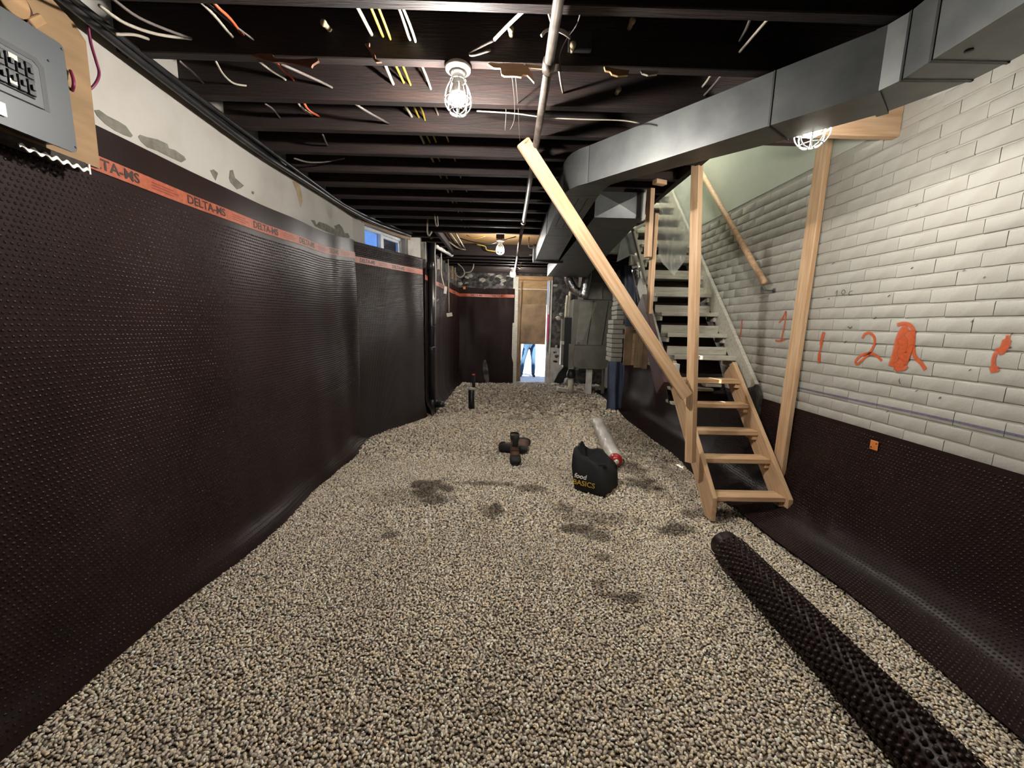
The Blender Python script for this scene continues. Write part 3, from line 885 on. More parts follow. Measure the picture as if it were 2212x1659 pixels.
# timber lintel and pale infill right of the window
box_l = wbox('lintel', ws0-0.05, ws1+0.1, -0.05, 0.012, wz1+0.006, wz1+0.05, M_PLYWOOD, WLA)
wbox('infill_panel', ws1+0.02, ws1+0.24, -0.02, 0.02, 2.40, 2.63, M_CONCRETE, WLA)

# ------------------------------------------------------------------ doorway at the back
D1 = thing('door_1', None, None, (0.55, YB, 0)); struct(D1)
box('door_jamb', (DX0-0.04, YB-0.05, 0.03), (DX0+0.085, YB+0.12, DZ), M_GREYPAINT, D1)
box('door_jamb', (DX1-0.075, YB-0.03, 0.03), (DX1+0.03, YB+0.12, DZ), M_CONCRETE, D1)
box('door_head', (DX0-0.04, YB-0.04, DZ-0.06), (DX1+0.03, YB+0.12, DZ+0.03), M_PLYWOOD, D1)
box('door_sill', (DX0, YB-0.02, 0.0), (DX1, YB+0.30, 0.075), M_CONCRETE, D1)
hd = thing('plywood_hoarding', 'weathered plywood sheets closing the upper part of the back doorway', 'plywood', (0.56, YB+0.04, 1.0))
box('top_panel', (DX0+0.085, YB+0.045, 2.33), (DX1-0.09, YB+0.06, DZ-0.06), M_PLYWOOD, hd)
box('middle_panel', (DX0+0.085, YB+0.03, 1.98), (DX1-0.09, YB+0.045, 2.345), mat('damp_plywood', (150, 124, 90), 0.8, rgb2=(122, 98, 70), nscale=4), hd)
box('lower_panel', (DX0+0.085, YB+0.015, 1.02), (DX1-0.10, YB+0.03, 1.99), M_OSB_DIRTY, hd)
box('side_panel', (DX0+0.07, YB+0.03, 0.08), (DX0+0.19, YB+0.045, 1.30), M_OSB_DIRTY, hd)
box('ledge_batten', (DX0+0.085, YB+0.0, 2.335), (DX1-0.09, YB+0.03, 2.35), M_WHITEPL, hd)
pl = thing('pink_level', 'pink and white staff propped upright on the right door jamb', 'staff', (0.955, YB-0.05, 0.7))
box('upper_length', (0.938, YB-0.07, 1.75), (0.962, YB-0.045, 2.55), M_WHITEPL, pl)
box('pink_length', (0.930, YB-0.07, 1.12), (0.966, YB-0.045, 1.75), M_PINK, pl)
box('lower_length', (0.938, YB-0.07, 0.85), (0.960, YB-0.045, 1.12), M_FURN, pl)
tag(beam('timber_batten', (0.225, YB-0.06, 0.1), (0.275, YB-0.06, 2.5), 0.03, 0.04, M_OSB_DIRTY, up=(0, -1, 0)), 'thin brown timber batten leaning at the left side of the doorway', 'batten')

# outside: ground, a pale garden wall, a person standing beyond the doorway
og = struct(box('ground_outside', (-6, YB+0.3, -0.3), (8, 20, 0.0), M_CONCRETE, bevel=0))
ow = struct(box('wall_outside', (-3.0, 14.2, 0.0), (6, 14.5, 2.2), mat('sunlit_render', (226, 222, 214), 0.9), bevel=0))
def person():
    J = {}; E_ = []
    vs_, ed, rad = [], [], []
    def add(n_, p, r, par=None):
        J[n_] = len(vs_); vs_.append(p); rad.append(r)
        if par: ed.append((J[par], J[n_]))
    bx, by = 0.60, 11.4
    def W(x, y, z): return (bx+x, by+y, z)
    add('pelvis', W(0, 0, 0.96), (0.15, 0.11))
    add('waist', W(0, 0, 1.10), (0.15, 0.11), 'pelvis'); add('chest', W(0, 0, 1.33), (0.17, 0.12), 'waist')
    add('neck', W(0, 0, 1.52), (0.06, 0.06), 'chest'); add('chin', W(0, -0.02, 1.60), (0.07, 0.085), 'neck'); add('crown', W(0, -0.01, 1.72), (0.07, 0.085), 'chin')
    for s, nm, fx, kx in ((-1, 'a', -0.22, -0.17), (1, 'b', 0.13, 0.12)):
        add('hip'+nm, W(0.09*s, 0, 0.88), (0.095, 0.10), 'pelvis')
        add('thigh'+nm, W(0.09*s+(kx-0.09*s)*.5, -0.01, 0.70), (0.088, 0.09), 'hip'+nm)
        add('knee'+nm, W(kx, -0.03, 0.50), (0.066, 0.068), 'thigh'+nm)
        add('calf'+nm, W((kx+fx)/2, 0.0, 0.33), (0.068, 0.07), 'knee'+nm)
        add('ankle'+nm, W(fx, 0.02, 0.10), (0.058, 0.058), 'calf'+nm)
        add('heel'+nm, W(fx, 0.03, 0.045), (0.045, 0.045), 'ankle'+nm)
        add('toe'+nm, W(fx+0.03*s, -0.17, 0.035), (0.045, 0.033), 'heel'+nm)
        add('sh'+nm, W(0.20*s, 0, 1.42), (0.065, 0.065), 'chest')
        add('elbow'+nm, W(0.27*s, -0.02, 1.16), (0.045, 0.045), 'sh'+nm)
        add('wrist'+nm, W(0.16*s, -0.22, 1.22), (0.032, 0.032), 'elbow'+nm)
        add('palm'+nm, W(0.13*s, -0.28, 1.235), (0.034, 0.018), 'wrist'+nm)
        for q_, (dx, L) in enumerate(((-.03, .07), (-.01, .08), (.01, .075), (.03, .06))):
            add('f%d' % q_+nm, W(0.12*s+dx, -0.31-L*.5, 1.24), (0.009, 0.009), 'palm'+nm)
            add('g%d' % q_+nm, W(0.12*s+dx, -0.31-L, 1.22), (0.008, 0.008), 'f%d' % q_+nm)
        add('thumb'+nm, W(0.09*s, -0.29, 1.26), (0.01, 0.01), 'palm'+nm)
        add('thumbtip'+nm, W(0.075*s, -0.32, 1.26), (0.009, 0.009), 'thumb'+nm)
    me = bpy.data.meshes.new('person'); me.from_pydata(vs_, ed, [])
    m = bpy.data.materials.new('clothing_by_height'); m.use_nodes = True
    nt = m.node_tree; b = nt.nodes['Principled BSDF']; b.inputs['Roughness'].default_value = 0.85
    tc = nt.nodes.new('ShaderNodeTexCoord'); sp = nt.nodes.new('ShaderNodeSeparateXYZ'); r = nt.nodes.new('ShaderNodeValToRGB')
    mr = nt.nodes.new('ShaderNodeMath'); mr.operation = 'MULTIPLY'; mr.inputs[1].default_value = 0.5
    nt.links.new(tc.outputs['Object'], sp.inputs[0]); nt.links.new(sp.outputs[2], mr.inputs[0]); nt.links.new(mr.outputs[0], r.inputs['Fac'])
    r.color_ramp.interpolation = 'CONSTANT'
    cols = [(0.0, (38, 40, 44)), (0.045, (70, 104, 132)), (0.50, (70, 74, 84)), (0.755, (196, 152, 126)), (0.835, (60, 44, 36))]
    e = r.color_ramp.elements
    e[0].position = 0; e[0].color = (*lin(cols[0][1]), 1); e[1].position = cols[1][0]; e[1].color = (*lin(cols[1][1]), 1)
    for p_, c_ in cols[2:]:
        k = e.new(p_); k.color = (*lin(c_), 1)
    nt.links.new(r.outputs['Color'], b.inputs['Base Color'])
    o = link('person', me, m)
    sk = o.modifiers.new('skin', 'SKIN'); sk.use_smooth_shade = True
    for i, d in enumerate(me.skin_vertices[0].data):
        d.radius = rad[i]; d.use_root = (i == 0)
    o.modifiers.new('subdivision', 'SUBSURF').levels = 2
    o.modifiers['subdivision'].render_levels = 2
    return tag(o, 'person in blue jeans standing outside the back doorway, legs visible', 'person')
person()

# ------------------------------------------------------------------ lamps
def lamp(loc, label, s=1.0, k=1.0):
    x, y, z = loc
    t = thing('caged_work_lamp', label, 'lamp', loc, 'caged work lamps under the joists')
    lathe('ceiling_holder', [(.052*s, 0), (.060*s, -.008*s), (.058*s, -.022*s), (.034*s, -.034*s), (.028*s, -.06*s), (.026*s, -.075*s)], M_WHITEPL, t, loc, n=20)
    lathe('bulb_body', [(.014*s, -.066*s), (.016*s, -.080*s), (.026*s, -.100*s), (.0335*s, -.122*s)], M_WHITEPL, t, loc, n=16, cap1=False)
    lathe('bulb', [(.0335*s, -.122*s), (.0345*s, -.134*s), (.032*s, -.148*s), (.026*s, -.160*s), (.016*s, -.168*s), (.005*s, -.171*s)], bulb_mat(k), t, loc, n=16, cap0=False)
    def prof(a):      # cage outline
        q_ = [(.034, -.062), (.052, -.10), (.061, -.14), (.058, -.175), (.038, -.202), (.010, -.212)]
        return [Vector((x+r*s*math.cos(a), y+r*s*math.sin(a), z+h*s)) for r, h in q_]
    bmV, bmF = [], []
    for k in range(8):
        V_, F_ = tube_data(smooth_path(prof(2*PI*k/8+.2), 3), 0.0026*s, 5)
        bmF += [tuple(i+len(bmV) for i in f) for f in F_]; bmV += V_
    for r, h in ((.0605, -.145), (.040, -.200), (.011, -.212), (.036, -.064)):
        ring = [Vector((x+r*s*math.cos(2*PI*k/20), y+r*s*math.sin(2*PI*k/20), z+h*s)) for k in range(21)]
        V_, F_ = tube_data(ring, 0.0027*s, 5, False)
        bmF += [tuple(i+len(bmV) for i in f) for f in F_]; bmV += V_
    mesh('guard_cage', bmV, bmF, M_WHITEPL, t, smooth=True)
    return t
lamp((-0.262, 2.028, ZJ), 'lit caged work lamp nearest the camera on the second joist', 1.0)
lamp((1.475, 2.095, ZJ-0.03), 'lit caged work lamp behind the duct beside the brick wall', 1.2, 0.25)
lamp((-0.16, 6.14, ZJ+0.06), 'lit caged work lamp midway down the basement under pale plywood', 1.0, 0.42)
lamp((0.055, 8.55, ZJ+0.0), 'lit caged work lamp farthest away in front of the doorway', 0.95, 0.6)

gl = thing('added_globe_lamp', 'added round lamp out of view above the stairwell, standing in for light from upstairs', 'lamp', (1.85, 5.3, 4.9))  # unseen lamp, added to brighten the upper stairwell wall and old treads
lathe('holder', [(.06, 0), (.06, -.03), (.045, -.04)], M_WHITEPL, gl, (1.85, 5.3, 4.9))
lathe('globe', [(.045, -.04), (.085, -.08), (.10, -.13), (.085, -.18), (.045, -.215), (.01, -.225)], mat('added_globe_glow', (255, 250, 240), .5, emit=(1.0, .96, .88), estr=LAMP_STRENGTH*0.075), gl, (1.85, 5.3, 4.9), cap0=False)

# ------------------------------------------------------------------ sheet metal ducts
duct = thing('heating_duct', 'galvanised rectangular duct crossing diagonally under the joists with an elbow', 'duct', (0.9, 2.3, 2.44))
ZD0, ZD1 = 2.44, 2.672
def duct_piece(name, secs, m=M_GALV, parent=duct, z0=ZD0, z1=ZD1, caps=False):
    V, F = [], []
    for (l, r) in secs: V += [(l[0], l[1], z0), (r[0], r[1], z0), (r[0], r[1], z1), (l[0], l[1], z1)]
    n_ = len(secs)
    for i in range(n_-1):
        for k in range(4):
            a, b = i*4+k, i*4+(k+1) % 4
            F.append((a, b, b+4, a+4))
    if caps: F += [(3, 2, 1, 0), tuple((n_-1)*4+k for k in range(4))]
    o = mesh(name, V, F, m, parent)
    return o
S = dict(far=((.37, 6.05), (.70, 6.05)), t2=((.37, 4.36), (.65, 4.36)), t1=((.375, 4.05), (.64, 4.05)), e0=((.375, 3.06), (.63, 3.02)), s4=((.505, 2.785), (.70, 2.76)),
         d1=((1.19, 1.985), (1.365, 2.11)), d2=((1.43, 1.71), (1.60, 1.854)), n0=((1.455, 1.625), (1.71, 1.615)), n1=((1.45, 1.515), (1.717, 1.512)), near=((1.45, 0.2), (1.717, 0.2)))
duct_piece('trunk_run', [S['far'], S['t2']], caps=True); duct_piece('trunk_run', [S['t1'], S['e0']])
duct_piece('transition', [((.372, 4.36), (.652, 4.36)), ((.378, 4.30), (.642, 4.30)), S['t1']])
duct_piece('elbow', [S['e0'], ((.385, 2.98), (.632, 2.95)), ((.41, 2.905), (.64, 2.88)), ((.45, 2.84), (.662, 2.81)), S['s4']]).data.shade_smooth()
bpy.data.objects['elbow'].modifiers.new('split', 'EDGE_SPLIT')
duct_piece('diagonal_run', [S['s4'], S['d1']]); duct_piece('diagonal_run', [S['d1'], S['d2']])
duct_piece('offset_piece', [S['d2'], S['n0']]); duct_piece('offset_piece', [S['n0'], S['n1']]); duct_piece('near_run', [S['n1'], S['near']], caps=True)
def seam(sec, w=0.006, grow=0.004, m=M_GALV_DARK, parent=duct, z0=ZD0, z1=ZD1):
    l, r = Vector(sec[0]), Vector(sec[1]); d_ = (r-l).normalized(); nrm = Vector((-d_.y, d_.x))*w
    bm = bmesh.new()
    l2, r2 = l-d_*grow, r+d_*grow
    V_ = []
    for q_ in (-1, 1):
        for (p, zz) in ((l2, z0-grow), (r2, z0-grow), (r2, z1), (l2, z1)): V_.append(bm.verts.new((p.x+nrm.x*q_, p.y+nrm.y*q_, zz)))
    for k in range(4): bm.faces.new([V_[k], V_[(k+1) % 4], V_[(k+1) % 4+4], V_[k+4]])
    return bm_obj('seam', bm, m, parent)
seam(S['s4'], 0.003, 0.003); seam(S['d1'], 0.004, 0.004); seam(S['n0'], 0.005); seam(S['n1'], 0.005); seam(S['t2'], 0.005); seam(S['t1'], 0.005); seam(S['e0'], 0.004)
seam(S['d2'], 0.02, 0.006, M_GALV)
# standing ribs under the trunk
for xr in (0.43, 0.50, 0.57):
    beam('rib', (xr, 3.12, ZD0-0.003), (xr, 4.0, ZD0-0.003), 0.006, 0.006, M_GALV, duct, bevel=0.001)
for (xr, yr) in ((0.60, 2.74), (1.52, 1.46)):
    lathe('screw_hole', [(.012, 0), (.012, .003)], M_GALV_DARK, duct, (xr, yr, ZD0-0.003), n=10)
box('trunk_flange', (0.33, 6.03, ZD0-0.03), (0.78, 6.09, ZD1), M_GALV, duct)
# second duct with its creased end cap
d2 = thing('return_duct', 'wide galvanised duct with a cross-creased end cap left of the stairs', 'duct', (0.93, 4.5, 2.44))
X0, X1, Y0, Y1 = 0.725, 1.145, 3.62, 7.95
cz = (ZD0+2.655)/2
V = [(X0, Y0, ZD0), (X1, Y0, ZD0), (X1, Y0, 2.655), (X0, Y0, 2.655), ((X0+X1)/2, Y0-0.022, cz)]
mesh('creased_end_cap', V, [(0, 1, 4), (1, 2, 4), (2, 3, 4), (3, 0, 4)], M_GALV, d2)
V = [(X0, Y0, ZD0), (X1, Y0, ZD0), (X1, Y0, 2.655), (X0, Y0, 2.655), (X0+.0, Y1, ZD0), (X1+.35, Y1, ZD0), (X1+.35, Y1, 2.655), (X0, Y1, 2.655)]
mesh('duct_body', V, [(0, 4, 5, 1), (1, 5, 6, 2), (2, 6, 7, 3), (3, 7, 4, 0)], M_GALV, d2)
box('hanger_strap', (X1+0.004, Y0+0.02, 2.43), (X1+0.03, Y0+0.05, 2.69), M_WHITEPL, d2)
for yy in (4.6, 5.5): seam(((X0, yy), (X1+.35*(yy-Y0)/(Y1-Y0), yy)), .004, .003, M_GALV_DARK, d2)

# ------------------------------------------------------------------ furnace group
fu = thing('furnace', 'grey steel furnace cabinet hung clear of the dug-out floor with a sloping return boot', 'furnace', (1.7, 8.3, 0.6))
fy = 8.15
prism('return_boot', [(1.33, 0.78), (1.36, 0.66), (1.45, 0.61), (1.98, 0.60), (2.06, 0.66), (2.08, 0.80), (2.11, 1.12), (1.36, 1.10)], 'y', fy, fy+0.75, M_FURN, fu, 0.01)
box('cabinet', (1.30, fy+0.02, 1.10), (2.12, fy+0.75, 2.03), M_FURN, fu, 0.008)
prism('sloping_panel', [(1.38, 1.12), (1.50, 1.12), (1.78, 1.98), (1.42, 1.98)], 'y', fy+0.004, fy+0.02, mat('bright_panel', (158, 156, 148), .45, .5), fu)
for x0 in (1.62, 1.93): beam('cabinet_seam', (x0, fy+0.014, 1.12), (x0+0.09, fy+0.014, 2.0), 0.012, 0.02, M_FURN_DARK, fu, up=(0, -1, 0))
for (zz, x0) in ((1.13, 1.42), (1.13, 2.05), (1.86, 2.06)): box('latch', (x0, fy-0.012, zz), (x0+0.05, fy+0.02, zz+0.03), M_FOIL, fu)
box('plenum', (1.50, fy+0.03, 2.03), (2.10, fy+0.70, 2.66), M_FURN, fu)
box('plenum_door', (1.52, fy+0.005, 2.04), (1.88, fy+0.03, 2.36), mat('bright_panel', (158, 156, 148)), fu)
box('furnace_leg', (1.66, fy+0.10, 0.06), (1.78, fy+0.18, 0.62), M_WHITEPL, fu)
box('furnace_leg', (2.00, fy+0.10, 0.06), (2.05, fy+0.18, 0.62), M_FURN, fu)
hm = thing('water_heater_box', 'dark wall box standing upright at the left side of the furnace', 'box', (1.22, 8.4, 0.65))
box('casing', (1.16, 8.28, 0.62), (1.31, 8.55, 1.66), M_FURN_DARK, hm)
box('front_edge', (1.105, 8.30, 0.66), (1.16, 8.50, 1.62), M_FURN, hm)
box('hinge', (1.09, 8.28, 1.10), (1.17, 8.33, 1.17), M_WHITEPL, hm)
box('cover_plate', (1.26, 8.16, 0.62), (1.37, 8.28, 1.12), M_FURN, hm)
for k, (x0, z0, z1) in enumerate(((1.19, 1.66, 2.12), (1.245, 1.66, 2.20))):
    tag(tube('vent_pipe', [(x0, 8.42, z0), (x0+0.005, 8.42, (z0+z1)/2), (x0+0.02, 8.42, z1)], 0.029, M_PVC, n=12), ['left cream vent pipe rising from the dark wall box', 'right cream vent pipe rising from the dark wall box'][k], 'pipe')
fl = thing('flue_elbow', 'shiny foil flue bending into the top of the furnace', 'flue', (1.3, 8.0, 2.2))
pts = smooth_path([(1.12, 8.05, 2.60), (1.17, 8.05, 2.42), (1.28, 8.05, 2.22), (1.42, 8.06, 2.16), (1.53, 8.10, 2.15)], 5)
V, F = tube_data(pts, [0.085+0.006*(i % 2) for i in range(len(pts))], 14)
mesh('elbow_tube', V, F, M_FOIL, fl, smooth=True)
lathe('collar', [(.10, 0), (.10, .09), (.092, .10)], M_GALV, fl, (1.44, 8.06, 2.16), rot=Vector((1, .1, 0)).to_track_quat('Z', 'Y').to_matrix())
V, F = tube_data(smooth_path([(1.50, 7.98, 2.66), (1.52, 7.98, 2.5), (1.50, 7.98, 2.30), (1.46, 7.98, 2.05)], 4), 0.10, 12)
tag(mesh('foil_boot', V, F, M_FOIL, smooth=True), 'crumpled foil-wrapped boot between the ducts and the furnace', 'duct')
lathe('cap_a', [(.045, 0), (.05, .02), (.05, .05), (.04, .06)], M_FURN_DARK, fu, (1.45, 8.1, 0.56))

sb = thing('drain_stub', 'cream standpipe with a dark cap in front of the furnace', 'pipe', tuple(at(1232, 848, Z=0.06)))
p = at(1232, 850, Z=0.05)
lathe('pipe', [(.055, 0), (.055, .36)], M_PVC, sb, p, n=14)
lathe('dark_cap', [(.085, .34), (.10, .36), (.10, .42), (.07, .52), (.03, .53)], M_FURN_DARK, sb, p, n=14)
p = at(1222, 832, Z=0.10)
tag(rock('rubble_lump', p+Vector((0, 0.1, 0.10)), (.16, .12, .16), M_CONCRETE, None, 5), 'pale lump of rubble beside the capped standpipe', 'rubble')
for k, (px, py, sx, sy, sz, rz) in enumerate([(1255, 838, .28, .14, .02, .5), (1283, 838, .34, .25, .03, -.3), (1270, 826, .24, .12, .05, .2), (1215, 846, .25, .2, .08, .1)]):
    p = at(px, py, Z=0.07)
    bm = bmesh.new(); bm_box(bm, (0, 0, 0), (sx, sy, sz), bevel=.005)
    tag(bm_obj('board_scrap', bm, M_WHITEPL if k < 3 else M_CONCRETE, mw=Matrix.Translation(p+Vector((0, 0, sz/2+.005+.03*(k == 2)))) @ Euler((0, .06*k, rz)).to_matrix().to_4x4()),
        ['narrow white board scrap left of the furnace foot', 'white board scrap lying in front of the furnace', 'white board scrap propped on the other scrap', 'pale concrete block beside the capped standpipe'][k], 'scrap')
P = [at(px, py, Y=9.2) for px, py in [(1222, 788), (1206, 806), (1196, 826), (1210, 829), (1226, 822), (1228, 796)]]
tag(mesh('leaning_dark_sheet', P+[p+Vector((.02, .12, .0)) for p in P], [tuple(range(6)), tuple(range(11, 5, -1))]+[(i, (i+1) % 6, (i+1) % 6+6, i+6) for i in range(6)], M_BLACK), 'dark rigid sheet leaning between the doorway and the furnace', 'sheet')

# ------------------------------------------------------------------ drains, stack pipe and stubs
sp_ = thing('soil_stack', 'tall black soil stack pipe standing at the left wall corner', 'pipe', (-1.235, 6.3, 0.05))
sx, sy = -1.225, 6.28
lathe('pipe', [(.058, 0.05), (.058, 2.72)], M_BLACK, sp_, (sx, sy, 0), n=20)
for z0, h, r in ((0.05, .22, .074), (1.02, .10, .068), (2.30, .12, .068), (1.42, .02, .066)): lathe('coupling', [(r-.006, z0), (r, z0+.008), (r, z0+h-.008), (r-.006, z0+h)], M_BLACK, sp_, (sx, sy, 0), n=20)
tube('clean_out', [(sx, sy, 0.17), (sx+.14, sy-.02, .19), (sx+.20, sy-.03, .20)], 0.05, M_BLACK, sp_, n=14, sm=1)
M_ORCAP = mat('orange_cap', (200, 92, 62), .5)
def stub(px, py, h, r, cap, label, lean=0.0, Z=None):
    p = at(px, py, Z=0.05 if Z is None else Z); p.z = ground(p.x, p.y)-0.01
    t = thing('drain_pipe_stub', label, 'pipe', tuple(p), 'drain stubs rising from the gravel')
    top = p+Vector((lean, 0, h))
    tube('pipe', [p, top], r, M_BLACK, t, n=14, sm=1)
    if cap is not None: tube('cap', [top, top+Vector((0, 0, .035))], r*1.06, cap, t, n=14, sm=1)
stub(1018, 880, 0.36, 0.054, mat('stub_grey_cap', (176, 172, 166), .6), 'black drain stub with a grey cap nearest the camera')
stub(1023, 838, 0.30, 0.038, M_ORCAP, 'slim black drain stub with an orange cap behind the grey-capped one')
stub(1035, 815, 0.32, 0.042, M_ORCAP, 'black drain stub with an orange cap close to the back wall', Z=.14)
stub(969, 828, 0.42, 0.038, M_GALV, 'black drain stub standing at the far left wall')
stub(946, 852, 0.50, 0.034, None, 'black pipe leaning beside the soil stack', lean=0.04)

# ------------------------------------------------------------------ overhead gas pipe
gp = thing('gas_pipe', 'long steel gas pipe running under the joists toward the back', 'pipe', (0.15, 4.5, 2.63))
PP = [(0.152, 0.3, 2.645), (0.152, 1.95, 2.645), (0.135, 4.6, 2.63), (0.085, 9.0, 2.62)]
for i in range(3): tube('pipe_length', [PP[i], PP[i+1]], 0.0205, M_STEELPIPE, gp, n=12, sm=1)
for i in (1, 2):
    a = Vector(PP[i]); dd = (Vector(PP[i+1])-Vector(PP[i-1])).normalized()
    tube('coupling', [a-dd*.032, a+dd*.032], 0.029, M_STEELPIPE, gp, n=12, sm=1)

# ------------------------------------------------------------------ electrical panel
bd = thing('panel_backboard', 'plywood backboard behind the breaker panel on the left wall', 'board', (-1.785, 1.3, 2.12))
prism('board', [(0.5, 2.075), (1.760, 2.099), (1.768, 2.575), (1.73, 2.615), (1.62, 2.665), (0.5, 2.665)], 'x', XL+0.075, XL+0.090, mat('backboard_plywood', (148, 118, 82), .7, rgb2=(130, 102, 70), nscale=4, stretch=(5, 1, 5)), bd)
box('spacer', (XL+0.03, 0.6, 2.14), (XL+0.075, 1.70, 2.18), M_OLDWOOD, bd)
ep = thing('breaker_panel', 'grey steel breaker panel with black breakers at the top left', 'breaker panel', (-1.69, 1.3, 2.11))
XP = -1.625
dz = 0.0
YR, ZB, ZT = 1.594, 2.092, 2.455
box('enclosure', (XL+0.09, 0.65, ZB+0.02), (XP-0.008, YR-0.02, ZT-0.02), M_PANELGREY, ep)
def rrect(y0, y1, z0, z1, r, n_=5):
    out = []
    for cy, cz_, a0 in ((y1-r, z1-r, 0), (y0+r, z1-r, 90), (y0+r, z0+r, 180), (y1-r, z0+r, 270)):
        for k in range(n_+1):
            a = math.radians(a0+90*k/n_); out.append((cy+r*math.cos(a), cz_+r*math.sin(a)))
    return out
prism('cover', rrect(0.55, YR, ZB, ZT, 0.018), 'x', XP-0.008, XP, M_PANELGREY, ep)
# pressed groove and raised centre of the cover
def pnl(px, py, X=XP): q_ = at(px, py, X=X); return (q_.y, q_.z)
gy, gz1, gz0 = pnl(100, 190)[0], pnl(60, 115)[1], pnl(110, 245)[1]
g_in = 0.016
prism('pressed_groove', [(0.60, gz1-g_in), (0.60, gz1), (gy-.02, gz1), (gy, gz1-.02), (gy, gz0), (gy-g_in, gz0), (gy-g_in, gz1-.03), (gy-.032, gz1-g_in)], 'x', XP-0.001, XP+0.0015, M_PANELDARK, ep)
prism('raised_centre', [(0.6, gz0-0.02), (gy-g_in-.003, gz0), (gy-g_in-.003, gz1-.032), (gy-.035, gz1-g_in-.003), (0.6, gz1-g_in-.003)], 'x', XP, XP+0.006, M_PANELGREY, ep, 0.002)
by1 = pnl(66, 170)[0]; bz1 = pnl(62, 138)[1]; bz0 = pnl(70, 215)[1]
bk = box('breaker_bank', (XP+0.004, 0.7, bz0), (XP+0.010, by1, bz1), M_BREAKER, ep)
for k in range(10):
    y1 = by1-0.004-k*0.026
    for r_ in range(2):
        zc = bz0+(bz1-bz0)*(0.27+0.46*r_)
        b_ = box('breaker', (XP+0.010, y1-0.022, zc-0.024), (XP+0.019, y1, zc+0.024), M_BREAKER, ep, 0.002)
        box('toggle', (XP+0.018, y1-0.016, zc-0.008), (XP+0.026, y1-0.006, zc+0.008), M_PANELDARK, b_, 0.001)
box('centre_bar', (XP+0.010, 0.7, (bz0+bz1)/2-0.005), (XP+0.014, by1, (bz0+bz1)/2+0.005), M_PANELGREY, ep)
box('paper_label', (XP+0.019, by1-0.072, bz1-0.022), (XP+0.0205, by1-0.048, bz1-0.006), M_BAGWHITE, ep, 0)
box('paper_label', (XP+0.019, by1-0.078, bz0+0.012), (XP+0.0205, by1-0.058, bz0+0.026), M_BAGWHITE, ep, 0)
q_ = pnl(4, 238)
box('paper_label', (XP+0.006, q_[0]-0.03, q_[1]-0.018), (XP+0.0075, q_[0]+0.006, q_[1]+0.022), M_WHITEPL, ep, 0)
for (px, py) in ((133, 106), (163, 318), (104, 131)):
    q_ = pnl(px, py); lathe('screw', [(.004, 0), (.003, .003)], M_GALV, ep, (XP, q_[0], q_[1]), n=8, rot=Vector((1, 0, 0)).to_track_quat('Z', 'Y').to_matrix())
# round timber plug and bracket above the panel
pk = thing('round_timber_plug', 'round pale timber plug in a dark clamp above the breaker panel', 'plug', (XP+0.02, 1.35, 2.55))
q_ = at(33, 8, X=-1.66)
rx = Vector((1, 0, 0)).to_track_quat('Z', 'Y').to_matrix()
lathe('timber_disc', [(.047, -0.10), (.047, .0), (.044, .004)], M_PLYWOOD, pk, (-1.665, q_.y, q_.z+0.01), n=24, rot=rx)
lathe('clamp_ring', [(.050, -0.06), (.060, -0.06), (.060, -.012), (.050, -.012)], mat('dark_clamp', (72, 46, 44), .5), pk, (-1.665, q_.y+0.006, q_.z+0.008), n=24, rot=rx, cap0=False, cap1=False)
beam('bracket', at(66, 52, X=-1.68), at(92, 40, X=-1.68), 0.012, 0.03, M_PLYWOOD, pk)
# wavy white strip under the backboard
y0_, y1_ = 1.47, 1.70
V = []
for i in range(49):
    t = i/48; yy = y0_+(y1_-y0_)*t
    zz = 2.062+0.006*math.sin(t*2*PI*6.5)
    V += [(XL+0.10, yy, zz+0.012), (XL+0.102, yy, zz), (XL+0.108, yy, zz), (XL+0.106, yy, zz+0.012)]
F = [(i*4+k, i*4+(k+1) % 4, i*4+4+(k+1) % 4, i*4+4+k) for i in range(48) for k in range(4)]
wv_o = thing('wavy_edge_strip', 'white wavy-edged plastic strip under the panel backboard', 'strip', (XL+0.10, 1.65, 2.08))
mesh('wavy_edge', V, F, M_WHITEPL, wv_o); box('return_end', (XL+0.10, y1_-0.004, 2.056), (XL+0.108, y1_+0.004, 2.094), M_WHITEPL, wv_o, 0.001)
box('dark_backing', (XL+0.04, 1.2, 2.072), (XL+0.10, y1_, 2.098), M_DEBRIS, wv_o)
tag(tube('purple_cable', [at(190, 55, X=-1.73), at(196, 92, X=-1.735), at(207, 130, X=-1.73), at(214, 155, X=-1.73), at(211, 172, X=-1.73), at(201, 187, X=-1.735), at(190, 195, X=-1.745)], 0.0052, M_CABLE_P), 'purple cable looping out beside the panel backboard', 'cable')
tag(tube('purple_cable_tail', [at(152, 152, X=-1.70), at(158, 170, X=-1.69), at(159, 185, X=-1.69), at(156, 196, X=-1.71)], 0.0055, M_CABLE_P), 'short purple cable bulging out behind the panel cover edge', 'cable')

# ------------------------------------------------------------------ black service cables along the top of the left wall
CB = [((-1.72, 0.6, 2.70), 0.0), ((-1.72, 1.4, 2.69), 0), ((-1.73, 2.1, 2.665), 0), ((-1.74, 2.9, 2.640), 0), ((-1.75, 3.6, 2.645), 0), ((-1.74, 4.3, 2.66), 0), ((-1.64, 4.95, 2.67), 0), ((-1.40, 5.7, 2.68), 0)]
for k, (dx, dz_, r, lab) in enumerate(((0, 0, .020, 'thick black service cable along the top of the left wall, lowest of the bundle'), (0.03, .022, .013, 'thinner black service cable along the left wall, above the thick one'), (-.02, .034, .011, 'slim black service cable along the left wall, tucked against the joists'))):
    pts = [Vector(c[0])+Vector((dx+.006*math.sin(i*2+k), 0, dz_+.008*math.sin(i*1.7+2*k))) for i, c in enumerate(CB)]
    tag(tube('service_cable', pts, r, M_BLACKCABLE, n=10), lab, 'cable', 'black service cables')

